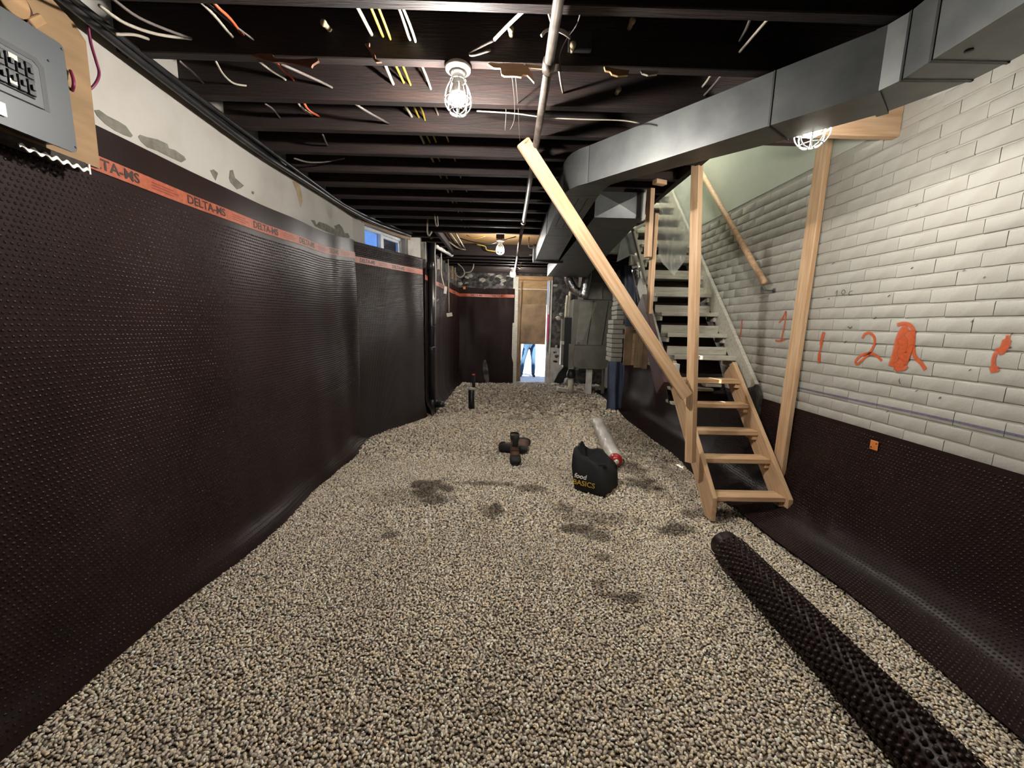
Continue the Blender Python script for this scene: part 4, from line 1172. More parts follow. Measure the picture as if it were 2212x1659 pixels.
# ------------------------------------------------------------------ cables through the joists
def cab(label, pts, r, m, name='house_cable', group='cables through the joists'):
    return tag(tube(name, pts, r, m, n=6, sm=4), label, 'cable', group)
def line(x0, z0, x1, z1, ya=1.1, yb=5.6, w=0.008, seed=0):
    rs = random.Random(seed)
    n_ = 14
    return [(x0+(x1-x0)*i/n_+rs.uniform(-w, w), ya+(yb-ya)*i/n_, z0+(z1-z0)*i/n_+rs.uniform(-w, w)) for i in range(n_+1)]
cab('fat white cable left of the yellow pair, through the joists', line(-.664, 2.782, -.60, 2.745, seed=1), .0085, M_CABLE_W)
cab('left yellow cable of the pair through the joists', line(-.612, 2.782, -.56, 2.745, seed=2), .0062, M_CABLE_Y)
cab('right yellow cable of the pair through the joists', line(-.588, 2.785, -.545, 2.748, yb=3.0, seed=3), .0058, M_CABLE_Y)
cab('left cream cable of the three beside the near lamp', line(-.532, 2.785, -.45, 2.75, yb=2.35, seed=4), .0060, M_PVC)
cab('middle cream cable of the three beside the near lamp', line(-.512, 2.787, -.44, 2.75, yb=2.1, seed=5), .0060, M_PVC)
cab('right cream cable of the three beside the near lamp', line(-.494, 2.79, -.42, 2.755, seed=6), .0060, M_CABLE_W)
Yb, Yc = 2.00, 2.34
cab('orange cable at upper left through the first joists', [at(440, -20, Y=1.70), at(470, 15, Y=1.74), at(497, 40, Y=1.84), at(526, 76, Y=2.0), at(560, 100, Y=2.02), at(592, 130, Y=2.05), at(612, 152, Y=2.15), at(637, 176, Y=2.36), at(662, 232, Y=2.42), at(690, 252, Y=2.69)], .0062, M_CABLE_O)
cab('white cable beside the orange one at upper left', [at(420, -8, Y=1.70), at(460, 30, Y=1.8), at(503, 80, Y=2.0), at(560, 132, Y=2.05), at(590, 155, Y=2.2), at(620, 176, Y=2.36), at(648, 228, Y=2.42), at(676, 250, Y=2.69)], .0062, M_CABLE_W)
cab('thin grey cable crossing the orange one', [at(445, 5, Y=1.74), at(500, 50, Y=1.9), at(548, 86, Y=2.0)], .0045, M_CABLE_G)
cab('long grey cable slanting between the second and third joists', [at(606, 138, Y=2.03), at(660, 162, Y=2.15), at(722, 192, Y=2.36), at(785, 236, Y=2.42), at(842, 268, Y=2.70)], .0068, M_CABLE_G)
cab('upper white cable of the two at far upper left', [at(240, -5, Y=1.60), at(300, 38, Y=1.72), at(370, 68, Y=1.88), at(414, 83, Y=2.0)], .0055, M_CABLE_G)
cab('lower white cable of the two at far upper left', [at(215, 12, Y=1.60), at(270, 50, Y=1.72), at(340, 74, Y=1.88), at(414, 84, Y=2.0)], .0062, M_CABLE_W)
cab('short white cable stub above the left wall', [at(250, 74, Y=1.75), at(290, 75, Y=1.85), at(320, 84, Y=1.95)], .006, M_CABLE_W)
cab('grey cable stub under the second joist at left', [at(388, 132, Y=2.05), at(415, 155, Y=2.2), at(442, 182, Y=2.36)], .005, M_CABLE_G)
cab('drooping white cable under the second joist at left', [at(466, 132, Y=2.05), at(482, 160, Y=2.15), at(505, 180, Y=2.28), at(538, 186, Y=2.36)], .005, M_CABLE_W)
cab('grey cable under the third joist at left', [at(572, 224, Y=2.42), at(590, 236, Y=2.5), at(606, 256, Y=2.70)], .005, M_CABLE_G)
cab('small grey cable under the fourth joist at left', [at(697, 290, Y=2.77), at(703, 305, Y=2.9), at(708, 316, Y=3.04)], .006, M_CABLE_G)
cab('sagging grey cable under the fifth joist', [at(635, 342, Y=3.1), at(665, 350, Y=3.2), at(700, 350, Y=3.25), at(745, 342, Y=3.3)], .006, M_CABLE_G)
cab('wavy grey cable across the fourth and fifth joists', [at(770, 300, Y=3.06), at(800, 308, Y=3.06), at(840, 304, Y=3.06), at(890, 312, Y=3.06)], .004, M_CABLE_G)
cab('cream cable with a taped splice slanting right of the near lamp', [at(1136, 18, Y=1.745), at(1100, 52, Y=1.86), at(1068, 85, Y=1.97)], .0078, M_PVC)
cab('frayed grey cable end right of the near lamp', [at(1068, 86, Y=1.97), at(1040, 100, Y=1.98), at(1014, 116, Y=1.99), at(1024, 119, Y=1.99), at(1060, 108, Y=1.99)], .0055, M_CABLE_G)
cab('white cable dropping beside the gas pipe', [at(1183, 18, Y=1.74), at(1188, 38, Y=1.8), at(1197, 60, Y=1.86), at(1218, 72, Y=1.9), at(1232, 82, Y=1.95)], .0055, M_CABLE_W)
cab('curled white cable crossing behind the gas pipe', [at(1169, 78, Y=1.9), at(1180, 66, Y=1.9), at(1198, 63, Y=1.92), at(1216, 66, Y=1.95), at(1228, 75, Y=1.97)], .0062, M_CABLE_W)
cab('thin dark wire hanging right of the gas pipe', [at(1256, 20, Y=1.75), at(1245, 55, Y=1.9), at(1222, 88, Y=1.96), at(1208, 125, Y=1.965), at(1213, 152, Y=1.965), at(1221, 153, Y=1.965)], .0025, M_CABLE_G)
cab('white cable stub right of the gas pipe between joists', [at(1208, 152, Y=2.06), at(1212, 180, Y=2.2), at(1217, 203, Y=2.36)], .0055, M_CABLE_W)
cab('left cable of the pair at upper right', [at(1622, 38, Y=1.74), at(1612, 62, Y=1.86), at(1598, 88, Y=2.0)], .006, M_CABLE_G)
cab('right cable of the pair at upper right', [at(1665, 34, Y=1.74), at(1632, 72, Y=1.86), at(1598, 112, Y=2.0)], .006, M_CABLE_W)
cab('left short cable over the diagonal duct', [at(1537, 160, Y=2.06), at(1527, 176, Y=2.2), at(1517, 188, Y=2.36)], .007, M_CABLE_W)
cab('right short cable over the diagonal duct', [at(1559, 162, Y=2.06), at(1538, 188, Y=2.2), at(1520, 207, Y=2.36)], .006, M_CABLE_G)
cab('long thin white wire sagging across the joists to the duct', [at(1030, 240, Y=2.40), at(1110, 245, Y=2.40), at(1180, 254, Y=2.40), at(1260, 258, Y=2.40), at(1340, 260, Y=2.40), at(1382, 266, Y=2.38)], .0035, M_CABLE_W)
cab('bright thin wire on the second joist right of the lamp', [at(1208, 236, Y=2.7), at(1206, 252, Y=2.7), at(1203, 264, Y=2.7)], .005, M_CABLE_G)
# thin loose wires hanging above the diagonal brace
hw = 'loose wires hanging above the brace'
cab('longest knotted wire hanging down to the brace end', [at(1106, 90, Y=2.06), at(1110, 130, Y=2.10), at(1115, 180, Y=2.2), at(1119, 225, Y=2.35), at(1121, 265, Y=2.5), at(1123, 304, Y=2.66)], .0022, M_CABLE_G, group=hw)
cab('middle loose wire hanging above the brace', [at(1100, 130, Y=2.06), at(1108, 180, Y=2.15), at(1112, 230, Y=2.3), at(1110, 262, Y=2.4), at(1102, 280, Y=2.45)], .0018, M_CABLE_G, group=hw)
cab('leftmost loose wire hanging above the brace', [at(1088, 215, Y=2.35), at(1093, 240, Y=2.4), at(1091, 282, Y=2.45)], .0018, M_CABLE_G, group=hw)
# far end cables
fg = 'cables at the far end of the ceiling'
cab('white cable hook dropping above the stack pipe', [at(924, 470, Y=5.09), at(923, 500, Y=5.09), at(927, 509, Y=5.09), at(933, 500, Y=5.09)], .010, M_CABLE_W, group=fg)
cab('second white cable hook right of the stack pipe head', [at(939, 462, Y=4.75), at(942, 486, Y=4.75), at(946, 486, Y=4.75), at(945, 466, Y=4.75)], .008, M_CABLE_W, group=fg)
cab('white cable running along the right side of the stack pipe', [at(939, 510, Y=6.18), at(940, 530, Y=6.18), at(939, 555, Y=6.18), at(941, 590, Y=6.18), at(940, 700, Y=6.18)], .010, M_CABLE_W, group=fg)
cab('white cable sweeping from the stack pipe to the ceiling middle', [at(930, 516, Y=6.1), at(952, 508, Y=6.2), at(985, 533, Y=6.8), at(1010, 540, Y=7.2), at(1060, 545, Y=7.4)], .012, M_CABLE_W, group=fg)
cab('grey cable slanting under the plywood patch', [at(971, 502, Y=5.8), at(998, 536, Y=6.9)], .012, M_CABLE_W, group=fg)
cab('white cable slanting beside it under the plywood patch', [at(984, 503, Y=5.8), at(1004, 537, Y=6.9)], .012, M_CABLE_W, group=fg)
cab('loop of white cable hanging at the far left corner', [at(984, 556, Y=8.2), at(987, 567, Y=8.2), at(1000, 580, Y=8.2), at(1003, 592, Y=8.2), at(994, 599, Y=8.2), at(984, 592, Y=8.2), at(983, 578, Y=8.2)], .012, M_CABLE_W, group=fg)
cab('curved white cable right of the hanging loop', [at(1004, 589, Y=8.19), at(1016, 587, Y=8.19), at(1022, 578, Y=8.19), at(1023, 567, Y=8.19), at(1021, 556, Y=8.19)], .012, M_CABLE_W, group=fg)
cab('black lamp cord sagging past the middle lamp', [at(990, 514, Y=6.15), at(1020, 522, Y=6.15), at(1055, 527, Y=6.15), at(1080, 521, Y=6.15), at(1115, 511, Y=6.15)], .008, M_BLACKCABLE, group=fg)
cab('yellow cable drooping left of the middle lamp', [at(1008, 508, Y=6.2), at(1025, 515, Y=6.2), at(1048, 510, Y=6.2)], .007, M_CABLE_Y, group=fg)
cab('yellow cable kinked under the middle lamp', [at(1030, 528, Y=6.9), at(1048, 532, Y=6.9), at(1052, 540, Y=6.9), at(1070, 543, Y=6.9)], .010, M_CABLE_Y, group=fg)
cab('white cable bracket between middle lamp and trunk duct', [at(1143, 512, Y=5.6), at(1143, 534, Y=5.6), at(1158, 534, Y=5.6)], .007, M_CABLE_W, group=fg)
cab('white cable running to the trunk duct at the far end', [at(1118, 548, Y=7.4), at(1140, 551, Y=7.2), at(1154, 551, Y=7.0)], .010, M_CABLE_W, group=fg)
bx_ = thing('hanging_device_box', 'small cream box hanging on a white cable at the far left wall', 'box', tuple(at(970, 680, Y=7.4)))
tube('cable', [at(968, 560, Y=7.4), at(969, 610, Y=7.4), at(970, 674, Y=7.4)], .010, M_CABLE_W, bx_, n=6)
p = at(970, 680, Y=7.4); bm = bmesh.new(); bm_box(bm, (0, 0, 0), (.11, .07, .07), bevel=.006)
bm_obj('box', bm, M_PVC, bx_, mw=Matrix.Translation(p) @ Euler((0, -.2, .4)).to_matrix().to_4x4())
bx_ = thing('hanging_switch_plate', 'white switch plate dangling on a cable over the orange stripe', 'switch', tuple(at(962, 626, Y=6.9)))
tube('cable', [at(953, 545, Y=6.9), at(953, 590, Y=6.9), at(959, 618, Y=6.9)], .013, M_CABLE_W, bx_, n=6)
p = at(962, 627, Y=6.9); bm = bmesh.new(); bm_box(bm, (0, 0, 0), (.045, .03, .12), bevel=.004)
bm_obj('plate', bm, M_WHITEPL, bx_, mw=Matrix.Translation(p) @ Euler((0, .12, 0)).to_matrix().to_4x4())
tag(tube('white_conduit', [at(942, 532, Y=6.4), at(976, 551, Y=7.3)], .032, M_WHITEPL, n=10, sm=1), 'white plastic conduit length behind the stack pipe head', 'pipe')
for k, (px0, py0, px1, py1, Y) in enumerate([(906, 522, 920, 560, 6.06), (944, 560, 950, 582, 6.8), (975, 575, 979, 604, 8.0), (983, 590, 985, 606, 8.3)]):
    a, b = at(px0, py0, Y=Y), at(px1, py1, Y=Y)
    box('pale_patch', (a.x, Y-.01, b.z), (b.x, Y+.01, a.z), M_CONCRETE if k < 2 else M_PLYWOOD, WLF)

# porcelain tubes, lath remnants and bits on the joists
for k, (px, py, Y, lab) in enumerate([(718, 70, 1.995, 'porcelain tube end left of the near lamp'), (1105, 82, 1.995, 'porcelain tube end right of the near lamp'), (1357, 66, 1.995, 'porcelain tube end in the joist right of the gas pipe'), (1234, 115, 1.995, 'slim porcelain tube end beside the gas pipe'), (1330, 205, 2.34, 'dim porcelain tube end in the third joist')]):
    a = at(px, py, Y=Y+0.03); b = a+Vector((-.004, -.075, -.014))
    t_ = thing('porcelain_tube', lab, 'tube', tuple(b), 'old porcelain wiring tubes')
    tube('tube', [a, b], .011, M_PORCELAIN, t_, n=10, sm=1); tube('flange', [b, b+Vector((0, -.008, -.002))], .014, M_PORCELAIN, t_, n=10, sm=1)
def lath(pts, label, Y, m=M_PINE_PALE, th=0.012):
    P = [at(px, py, Y=Y) for px, py in pts]
    c = sum(P, Vector())/len(P)
    V = [p-c for p in P]+[p-c+Vector((0, th, 0)) for p in P]; n_ = len(P)
    o = mesh('lath_remnant', V, [tuple(range(n_-1, -1, -1)), tuple(range(n_, 2*n_))]+[(i, (i+1) % n_, (i+1) % n_+n_, i+n_) for i in range(n_)], m, mw=Matrix.Translation(c))
    return tag(o, label, 'lath', 'broken lath remnants')
lath([(1053, 138), (1060, 134), (1075, 137), (1098, 136), (1130, 138), (1142, 146), (1150, 160), (1154, 178), (1147, 170), (1138, 161), (1130, 160), (1126, 166), (1112, 164), (1090, 164), (1083, 160), (1081, 147), (1066, 146)], 'torn pale lath piece under the second joist right of the lamp', 1.985)
lath([(1135, 138), (1180, 143), (1178, 148), (1140, 143)], 'thin pale lath strip running up to the gas pipe', 1.985)
lath([(1305, 143), (1330, 148), (1360, 152), (1357, 162), (1335, 164), (1322, 160), (1318, 154), (1308, 152)], 'pale lath piece on the joist right of the gas pipe', 1.985, M_PLYWOOD)
lath([(1385, 151), (1424, 154), (1420, 160), (1400, 162), (1388, 158)], 'small whitish lath fragment above the diagonal duct', 1.985, M_MORTAR)
lath([(541, 119), (560, 115), (588, 116), (592, 126), (640, 128), (676, 126), (684, 124), (688, 131), (675, 139), (672, 145), (650, 140), (610, 134), (590, 134), (560, 125)], 'long torn lath strip under the second joist at left', 1.985, M_JOIST_EDGE)
lath([(788, 95), (798, 92), (797, 100), (802, 108), (809, 116), (812, 128), (824, 133), (812, 134), (804, 124), (797, 108)], 'curled splinter hanging from the second joist', 1.985, M_JOIST_EDGE)
tag(box('junction_box', at(1228, 105, Y=1.97)-Vector((0, 0, 0)), at(1278, 78, Y=2.0), M_FURN_DARK), 'dim metal junction box right of the gas pipe', 'box')
cr = thing('white_splatter', 'torn white paper scrap clinging beside the trunk duct', 'scrap', tuple(at(1163, 482, Y=5.2)))
lath([(816, 456), (824, 463), (838, 467), (853, 470), (866, 465), (884, 457), (870, 457), (845, 457)], 'shiny foil strip hanging below the joists over the window', 4.9, M_FOIL)
P = [at(px, py, Y=5.2) for px, py in [(1157, 478), (1163, 474), (1170, 468), (1174, 480), (1170, 492), (1163, 494), (1162, 486)]]
mesh('paper', P+[p+Vector((.01, .02, 0)) for p in P], [tuple(range(7)), tuple(range(13, 6, -1))]+[(i, (i+1) % 7, (i+1) % 7+7, i+7) for i in range(7)], M_MORTAR, cr)
tag(beam('hanging_board', at(1186, 470, Y=5.0), at(1166, 545, Y=5.8), 0.03, 0.10, M_OSB_DIRTY), 'pale board fixed along the left side of the trunk duct', 'board')
tag(beam('pale_wedge', at(1127, 560, Y=8.2), at(1122, 580, Y=8.2), 0.09, 0.03, M_PLYWOOD), 'pale timber wedge beside the farthest lamp', 'wedge')

# ------------------------------------------------------------------ stairs
ns = thing('new_timber_stair', 'short flight of fresh pine steps standing on the gravel', 'stairs', (1.93, 3.3, 0.0))
poly = [(2.89, 0.0), (2.89, 0.19), (3.86, 1.18), (3.995, 1.048), (3.02, 0.045), (2.985, 0.0)]
prism('stringer', poly, 'x', 1.618, 1.656, M_PINE_SLOPE, ns, 0.002)
prism('stringer', poly, 'x', 2.214, 2.252, M_PINE_SLOPE, ns, 0.002)
TN = [(2.925, .150), (3.145, .387), (3.345, .575), (3.522, .780), (3.69, .983)]
for k, (yy, zz) in enumerate(TN):
    box('tread', (1.656, yy, zz), (2.214, yy+0.140, zz+0.040), M_PINE, ns, 0.004)
    box('cleat', (1.656, yy+0.012, zz-0.040), (1.694, yy+0.125, zz), M_PINE, ns, 0.002)
    box('cleat', (2.176, yy+0.012, zz-0.040), (2.214, yy+0.125, zz), M_PINE, ns, 0.002)
os_ = thing('old_painted_stair', 'steep old staircase in worn grey paint rising behind the new steps', 'stairs', (2.0, 4.8, 0.95))
def stringer_poly(y0, z0, y1, sl, w_):
    n_ = Vector((sl, -1)).normalized()*w_
    a, b = Vector((y0, z0)), Vector((y1, z0+sl*(y1-y0)))
    return [tuple(a), tuple(b), tuple(b+n_), tuple(a+n_)]
prism('stringer', stringer_poly(3.60, 1.0, 6.5, 1.012, 0.20), 'x', 2.300, 2.338, M_GREYPAINT, os_, 0.003)
prism('stringer', stringer_poly(4.02, 1.06, 6.5, 1.03, 0.17), 'x', 1.632, 1.672, M_GREYPAINT, os_, 0.003)
TO = [(3.945, 1.185), (4.155, 1.405), (4.385, 1.630), (4.58, 1.852), (4.80, 2.073), (5.015, 2.295), (5.23, 2.515), (5.445, 2.735), (5.66, 2.955), (5.875, 3.175), (6.09, 3.395)]
for k, (yy, zz) in enumerate(TO):
    jx = random.uniform(-.006, .006)
    bm = bmesh.new(); bm_box(bm, (0, 0, 0), (0.632, 0.215, 0.042), bevel=0.007, seg=2)
    bm_obj('tread', bm, M_GREYPAINT, os_, mw=Matrix.Translation((1.985+jx, yy+0.1075, zz+0.021)) @ Euler((0, random.uniform(-.006, .006), 0)).to_matrix().to_4x4())
    box('riser_board', (1.672, yy+0.195, zz+0.042), (2.30, yy+0.213, zz+0.125), M_GREYPAINT, os_, 0.003)
    box('cleat', (1.672, yy+0.03, zz-0.055), (1.70, yy+0.20, zz), M_GREYPAINT, os_, 0.003)
    box('cleat', (2.272, yy+0.03, zz-0.055), (2.30, yy+0.20, zz), M_GREYPAINT, os_, 0.003)
prism('soffit_board', stringer_poly(4.22, 1.17, 6.45, 1.03, 0.02), 'x', 1.674, 2.298, M_OLDWOOD, os_)
prism('soffit_board', stringer_poly(3.98, 0.72, 4.30, 1.5, 0.02), 'x', 1.674, 2.298, M_OLDWOOD, os_)
box('stringer_foot', (1.575, 3.72, 1.02), (1.635, 3.80, 1.16), M_WHITEPL, os_, 0.004)
tag(prism('maroon_carriage', stringer_poly(3.74, 0.98, 4.55, 1.10, 0.22), 'x', 1.50, 1.56, M_MAROON, None, 0.004), 'dark maroon painted carriage board under the left side of the old stairs', 'board')
for k, (y0, y1, z0, x0, x1) in enumerate(((3.98, 4.22, 0.86, 1.68, 2.12), (3.93, 4.10, 0.72, 1.68, 2.06), (4.0, 4.12, 0.70, 2.02, 2.2), (4.02, 4.2, 0.90, 2.05, 2.22))):
    box('loose_plank', (x0, y0, z0), (x1, y1, z0+0.03), M_GREYPAINT, os_, 0.004)
tag(rock('plaster_debris', (2.32, 3.66, 0.80), (.035, .16, .20), M_DEBRIS, None, 3), 'dark crumbled plaster between the old stair foot and the brick wall', 'debris')

# posts, brace, studs
def lumber(name, label, p0, p1, w_, h_, up, m=M_PINE):
    o = beam(name, p0, p1, w_, h_, m, up=up)
    return tag(o, label, 'lumber')
a, b = at(1491, 998, Y=3.02), at(1505, 345, Y=3.12)
lumber('stair_post', 'upright pine post nailed beside the left stair stringer', a+Vector((.0, 0, .0)), b+Vector((0, 0, .06)), 0.062, 0.062, (.55, -.8, 0))
a, b = at(1480, 852, Y=2.965), at(1131, 309, Y=2.74)
d_ = (b-a).normalized()
lumber('diagonal_brace', 'long diagonal pine brace from the joists down to the stair post', a+d_*(-.02), b+d_*0.01, 0.038, 0.089, (.83, .0, .56), M_PINE)
lumber('wall_post', 'upright pine post standing against the brick wall beside the new steps', (2.296, 3.155, 0.04), (2.318, 3.145, 3.02), 0.115, 0.04, (-1, 0, 0), M_PINE)
lumber('hanging_stud', 'short pale stud hanging from the ceiling left of the stairs', at(1399, 556, Y=3.45), at(1406, 408, Y=3.45), 0.040, 0.06, (.3, -1, 0), M_PINE_PALE)
lumber('hanging_stud', 'longer yellowish stud nailed beside the short hanging stud', at(1402, 678, Y=3.49), at(1416, 462, Y=3.49), 0.036, 0.05, (.3, -1, 0), M_PINE)
lumber('ceiling_block', 'small pale timber block under the stairwell edge', at(1414, 392, Y=3.3), at(1436, 396, Y=3.35), 0.05, 0.035, (0, 0, 1), M_PINE_PALE)
# handrail
hr = thing('handrail', 'round wooden handrail on the right wall of the old stairs', 'handrail', (2.27, 3.5, 1.85))
a, b = at(1652, 612, X=2.255), at(1517, 376, X=2.255)
tube('rail', [a, b+(b-a)*0.25], 0.026, M_PINE, hr, n=14, sm=1)
tube('bracket', [a+Vector((0, .03, -.03)), a+Vector((.03, .01, -.06)), a+Vector((.09, 0, -.06))], 0.006, M_GALV, hr, n=8)
lathe('bracket_plate', [(.022, 0), (.02, .004)], M_GALV, hr, (XR-0.006, a.y, a.z-.06), rot=Vector((-1, 0, 0)).to_track_quat('Z', 'Y').to_matrix())

# clear film hung in the stairwell
def f_film(u, v):
    # v: 0 top .. 1 bottom; the lower edge runs down to a point
    top0, top1 = at(1426, 392, Y=4.55), at(1502, 372, Y=4.62)
    lft, rgt = at(1420, 560, Y=4.60), at(1492, 520, Y=4.66)
    tip = at(1458, 594, Y=4.50)
    t = top0.lerp(top1, u)
    b = (lft.lerp(tip, u*2) if u < .5 else tip.lerp(rgt, u*2-1))
    p = t.lerp(b, v)
    k = 0.045*math.sin(u*9+v*4)*v+0.02*math.sin(u*17-v*7)*v+0.05*noise.noise((u*3, v*3, 1.3))
    return (p.x+0.01*math.sin(v*17+u*5), p.y+k, p.z)
tag(grid('plastic_film', f_film, 44, 50, M_FILM), 'clear plastic film hanging over the upper old stair treads', 'plastic sheet')

# under-stair partition and odds behind the brace
pt = thing('plank_partition', 'old plank partition under the stairs between furnace and steps', 'partition', (2.05, 6.6, 0.85))
for k, (x0, x1, z0, z1, m_) in enumerate(((1.93, 2.06, .86, 1.95, M_OSB_DIRTY), (2.062, 2.11, .86, 1.42, M_PINE), (2.112, 2.24, .82, 2.1, mat('tan_plank', (164, 140, 110), .8, rgb2=(130, 106, 80), nscale=5, stretch=(6, 6, .7))), (2.242, 2.34, .80, 2.2, M_OSB_DIRTY))):
    box('plank', (x0, 6.58+0.01*(k % 2), z0), (x1, 6.605+0.01*(k % 2), z1), m_, pt, 0.003)
pr = thing('brick_pier', 'broken whitewashed brick pier beside the furnace', 'pier', (1.9, 7.0, 0.8))
for c in range(16):
    zc = 0.92+c*0.082
    x0 = 1.80+random.uniform(-.008, .012)+(.06 if c > 8 else 0)
    box('brick', (x0, 6.9, zc-.036), (2.0+random.uniform(-.02, .03), 7.1, zc+.036), M_BRICK, pr, 0.006)
    box('brick', (x0+.01, 7.11, zc-.036), (2.3, 7.3, zc+.036), M_BRICK, pr, 0.006)
def f_tarp(u, v):
    return (1.74+u*0.27+0.006*math.sin(v*6+u*4), 6.78+0.04*math.sin(u*9+v), 0.05+v*0.84+0.01*math.sin(u*5))
tag(grid('blue_tarp', f_tarp, 24, 20, mat('pale_blue_sheet', (92, 102, 126), .4, rgb2=(74, 84, 106), nscale=4)), 'bluish plastic sheet draped below the brick pier', 'tarp')
def f_dark(u, v):
    a, b = at(1338+42*u, 568+10*u, Y=6.1), at(1352+50*u, 705, Y=6.1)
    p = a.lerp(b, v); return (p.x, p.y+.05*math.sin(u*6+v*2), p.z)
tag(grid('dark_blue_sheet', f_dark, 12, 16, M_NAVY), 'dark blue sheet hanging left of the foil-wrapped pipe', 'sheet')
V, F = tube_data(smooth_path([at(1376, 578, Y=5.2), at(1384, 610, Y=5.2), at(1390, 650, Y=5.2), at(1396, 690, Y=5.2)], 6), 0.075, 12)
tag(mesh('foil_wrapped_pipe', V, F, M_FOIL, smooth=True), 'foil-wrapped pipe dropping beside the hanging studs', 'pipe')
tag(beam('old_grey_board', at(1367, 494, Y=5.0), at(1396, 612, Y=5.0), 0.03, 0.07, M_GREYPAINT, up=(0, -1, 0)), 'grey painted board slanting down behind the hanging studs', 'board')
tag(beam('old_grey_rail', at(1368, 497, Y=4.95), at(1396, 482, Y=4.95), 0.03, 0.06, M_GREYPAINT, up=(0, -1, 0)), 'grey painted rail under the end-capped duct', 'board')
P = [at(px, py, Y=5.3) for px, py in [(1342, 515), (1368, 498), (1376, 545), (1332, 566)]]
tag(mesh('sheet_metal_offcut', P+[p+Vector((.0, .01, .004)) for p in P], [(0, 1, 2, 3), (7, 6, 5, 4)]+[(i, (i+1) % 4, (i+1) % 4+4, i+4) for i in range(4)], M_GALV), 'bent sheet metal offcut hanging under the wide duct', 'sheet metal')
tag(box('white_block', at(1361, 572, Y=5.25), at(1380, 553, Y=5.32), M_CONCRETE), 'pale block above the foil-wrapped pipe', 'block')

# ------------------------------------------------------------------ things on the gravel
def boot(label, M):
    t = thing('work_boot', label, 'boot', tuple(M.translation), 'pair of work boots')
    # horizontal slices: (z, toe y, heel y, half width front, half width back)
    def ring(z, yt, yh, wf, wb, n_=20):
        out = []
        for k in range(n_):
            a = 2*PI*k/n_
            c, s = math.cos(a), math.sin(a)
            yy = (yt+yh)/2+(yt-yh)/2*(abs(c)**0.8)*(1 if c > 0 else -1)
            f = (yy-yh)/(yt-yh)
            wd = wb+(wf-wb)*f
            out.append(Vector((wd*(abs(s)**0.75)*(1 if s > 0 else -1), yy, z)))
        return out
    def loft(name, rings, m, parent, cap=(True, True)):
        n_ = len(rings[0]); V_ = [M @ p for r in rings for p in r]
        F_ = [(i*n_+k, i*n_+(k+1) % n_, (i+1)*n_+(k+1) % n_, (i+1)*n_+k) for i in range(len(rings)-1) for k in range(n_)]
        if cap[0]: F_.append(tuple(range(n_-1, -1, -1)))
        if cap[1]: F_.append(tuple(range((len(rings)-1)*n_, len(rings)*n_)))
        return mesh(name, V_, F_, m, parent, smooth=True)
    loft('sole', [ring(0, .150, -.150, .052, .042), ring(.012, .156, -.154, .055, .044), ring(.036, .154, -.150, .053, .043)], M_RUBBER, t)
    up_ = loft('upper', [ring(.034, .148, -.146, .051, .041), ring(.06, .146, -.146, .050, .041), ring(.085, .125, -.143, .047, .040), ring(.105, .085, -.140, .043, .039), ring(.125, .045, -.137, .040, .038), ring(.15, .012, -.136, .037, .037), ring(.185, -.005, -.138, .038, .039), ring(.225, -.002, -.142, .042, .043), ring(.235, -.006, -.138, .039, .040), ring(.20, -.015, -.13, .032, .034)], M_LEATHER, t, (True, True))
    loft('toe_cap', [ring(.030, .158, .075, .054, .053), ring(.062, .156, .078, .053, .053), ring(.084, .134, .085, .046, .049), ring(.092, .115, .09, .030, .036)], M_RUBBER, t)
    loft('collar_padding', [ring(.205, .004, -.143, .043, .044), ring(.228, .008, -.147, .047, .047), ring(.248, .004, -.145, .046, .046), ring(.246, -.008, -.135, .037, .038)], M_BOOTPAD, t, (False, False))
    # open tongue
    tg = loft('tongue', [[Vector((x_, y_, z_)) for x_, y_ in ((-.022, .0), (0, .008), (.022, .0), (0, -.008))] for y_, z_ in ((0, .12),)]+[[Vector((-.026, .030-.0*z_, z_)), Vector((0, .040, z_)), Vector((.026, .030, z_)), Vector((0, .022, z_))] for z_ in (.17, .22, .262)], M_BOOTPAD, t)
    for k in range(4):
        z_ = .118+.026*k; y_ = .066-.017*k
        tube('lace', [M @ Vector((-.036, y_-.03, z_-.004)), M @ Vector((0, y_+.004, z_+.008)), M @ Vector((.036, y_-.03, z_-.004))], .0032, M_LACE, up_, n=5, sm=4)
    return t
p = at(1112, 1004, Z=0.012)
boot('upright brown work boot with a black toe cap facing the camera', Matrix.Translation((p.x, p.y+.12, .014)) @ Euler((0, 0, PI+.05)).to_matrix().to_4x4() @ Matrix.Scale(1.14, 4))
p2 = at(1108, 984, Z=0.02)
boot('brown work boot lying on its side behind the upright one', Matrix.Translation((p.x-.02, p.y+.37, .062)) @ Euler((0, 0, 1.35)).to_matrix().to_4x4() @ Euler((0, 1.5, 0)).to_matrix().to_4x4() @ Matrix.Scale(1.14, 4))

# black shopping bag
bg = thing('shopping_bag', 'crumpled black fabric shopping bag with white and yellow lettering on the gravel', 'bag', (0.83, 3.42, 0.0))
A_, B_, C_, D_ = Vector((0.625, 3.41)), Vector((0.872, 3.265)), Vector((1.05, 3.50)), Vector((0.80, 3.66))
def rect_ring(z, sc_, sh, jag, n_=6):
    c = (A_+B_+C_+D_)/4
    out = []
    cs = [A_, B_, C_, D_]
    for i in range(4):
        for k in range(n_):
            p = cs[i].lerp(cs[(i+1) % 4], k/n_)
            p = c+(p-c)*sc_+Vector(sh)
            idx = i*n_+k
            out.append(Vector((p.x+.008*math.sin(idx*2.3+z*20), p.y+.008*math.cos(idx*1.7+z*25), z+jag[idx % len(jag)])))
    return out
J0 = [0]*24
JT = [.055, .035, .01, .0, -.02, -.03, -.05, -.06, -.07, -.08, -.085, -.08, -.06, -.02, .01, .02, .0, -.01, .02, .05, .07, .07, .06, .06]
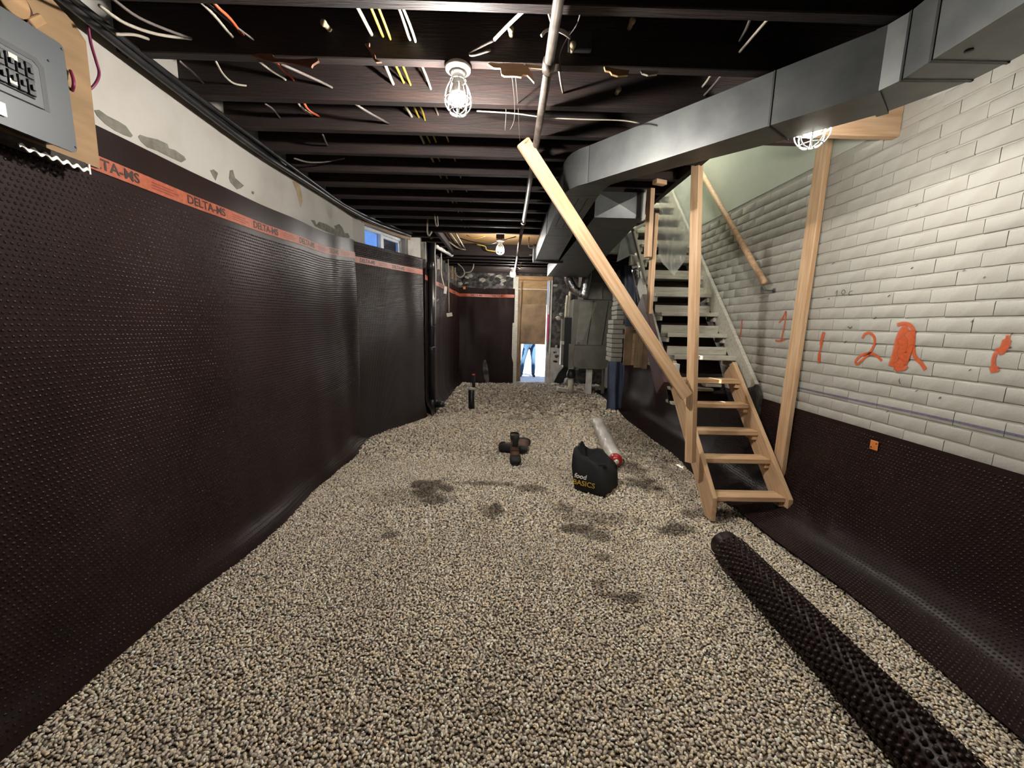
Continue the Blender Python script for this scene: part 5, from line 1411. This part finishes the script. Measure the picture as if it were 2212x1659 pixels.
rings = [rect_ring(.006, .93, (0, 0), J0), rect_ring(.03, 1.0, (0, 0), J0), rect_ring(.12, 1.05, (-.01, -.01), J0), rect_ring(.22, 1.02, (-.02, 0), [.3*j for j in JT]), rect_ring(.30, .95, (-.035, .01), [.8*j for j in JT]), rect_ring(.345, .86, (-.05, .02), JT), rect_ring(.335, .72, (-.05, .02), JT), rect_ring(.20, .62, (-.03, .02), [.2*j for j in JT])]
V = [p for r_ in rings for p in r_]; n_ = 24
F = [(i*n_+k, i*n_+(k+1) % n_, (i+1)*n_+(k+1) % n_, (i+1)*n_+k) for i in range(len(rings)-1) for k in range(n_)]+[tuple(range(n_-1, -1, -1)), tuple(range((len(rings)-1)*n_, len(rings)*n_))]
mesh('bag_body', V, F, M_BAG, bg, smooth=True)
tube('handle', [rings[5][5]+Vector((0, 0, -.04)), rings[5][6]+Vector((.02, -.01, .0)), rings[5][8]+Vector((0.02, -.02, -.01)), rings[5][9]+Vector((0, 0, -.04))], .010, M_BAG, bg, n=6)
tube('handle', [rings[5][18]+Vector((0, 0, -.03)), rings[5][20]+Vector((.0, .0, .0)), rings[5][22]+Vector((0, 0, -.03))], .010, M_BAG, bg, n=6)
bx3 = Vector((B_.x-A_.x, B_.y-A_.y, 0)).normalized(); bnn = bx3.cross(Vector((0, 0, 1)))
org = Vector((A_.x, A_.y, 0))+bnn*0.022+Vector((-.012, -.008, 0))
text('lettering', 'food', 0.060, org+bx3*0.015+Vector((0, 0, .150)), bx3+Vector((0, 0, -.06)), Vector((0, 0, 1))-bnn*0.02, M_BAGWHITE, bg, bold=.0014, shear=.12)
text('lettering', 'BASICS', 0.066, org+bx3*0.004+Vector((0, 0, .088)), bx3+Vector((0, 0, -.05)), Vector((0, 0, 1)), M_BAGYELLOW, bg, bold=.0008)

# plastic-wrapped roll
wr = thing('wrapped_roll', 'white plastic-wrapped roll lying on the gravel behind the black bag', 'roll', (1.25, 4.7, 0.01))
a, b = Vector((1.345, 5.72, .087)), Vector((1.17, 4.05, .087))
N_ = 36; pts, rr = [], []
for i in range(N_+1):
    t = i/N_; p = a.lerp(b, t)
    rr.append((0.084+0.006*math.sin(t*23)+0.005*math.sin(t*47+1))*(0.55+0.45*min(1, t/.04) if t < .04 else 1)*(1-0.25*max(0, (t-.93)/.07)))
    pts.append(p+Vector((.006*math.sin(t*13), 0, .004*math.sin(t*19))))
V, F = tube_data(pts, rr, 16)
for i, v in enumerate(V): v += Vector((noise.noise(v*14), noise.noise(v*14+Vector((5, 0, 0))), noise.noise(v*14+Vector((0, 7, 0)))))*0.008
mesh('plastic_wrap', V, F, M_POLYROLL, wr, smooth=True)
dd = (b-a).normalized()
V, F = tube_data([b-dd*.02, b+dd*.03, b+dd*.055, b+dd*.075], [.068, .072, .060, .034], 14)
mesh('red_end', V, F, M_RED, wr, smooth=True)
tube('core_end', [b+dd*.06, b+dd*.085], .028, M_WHITEPL, wr, n=10, sm=1)
tube('twisted_tail', [a, a-dd*.05+Vector((-.03, 0, .02)), a-dd*.05+Vector((-.08, 0, .01))], .022, M_POLYROLL, wr, n=8)
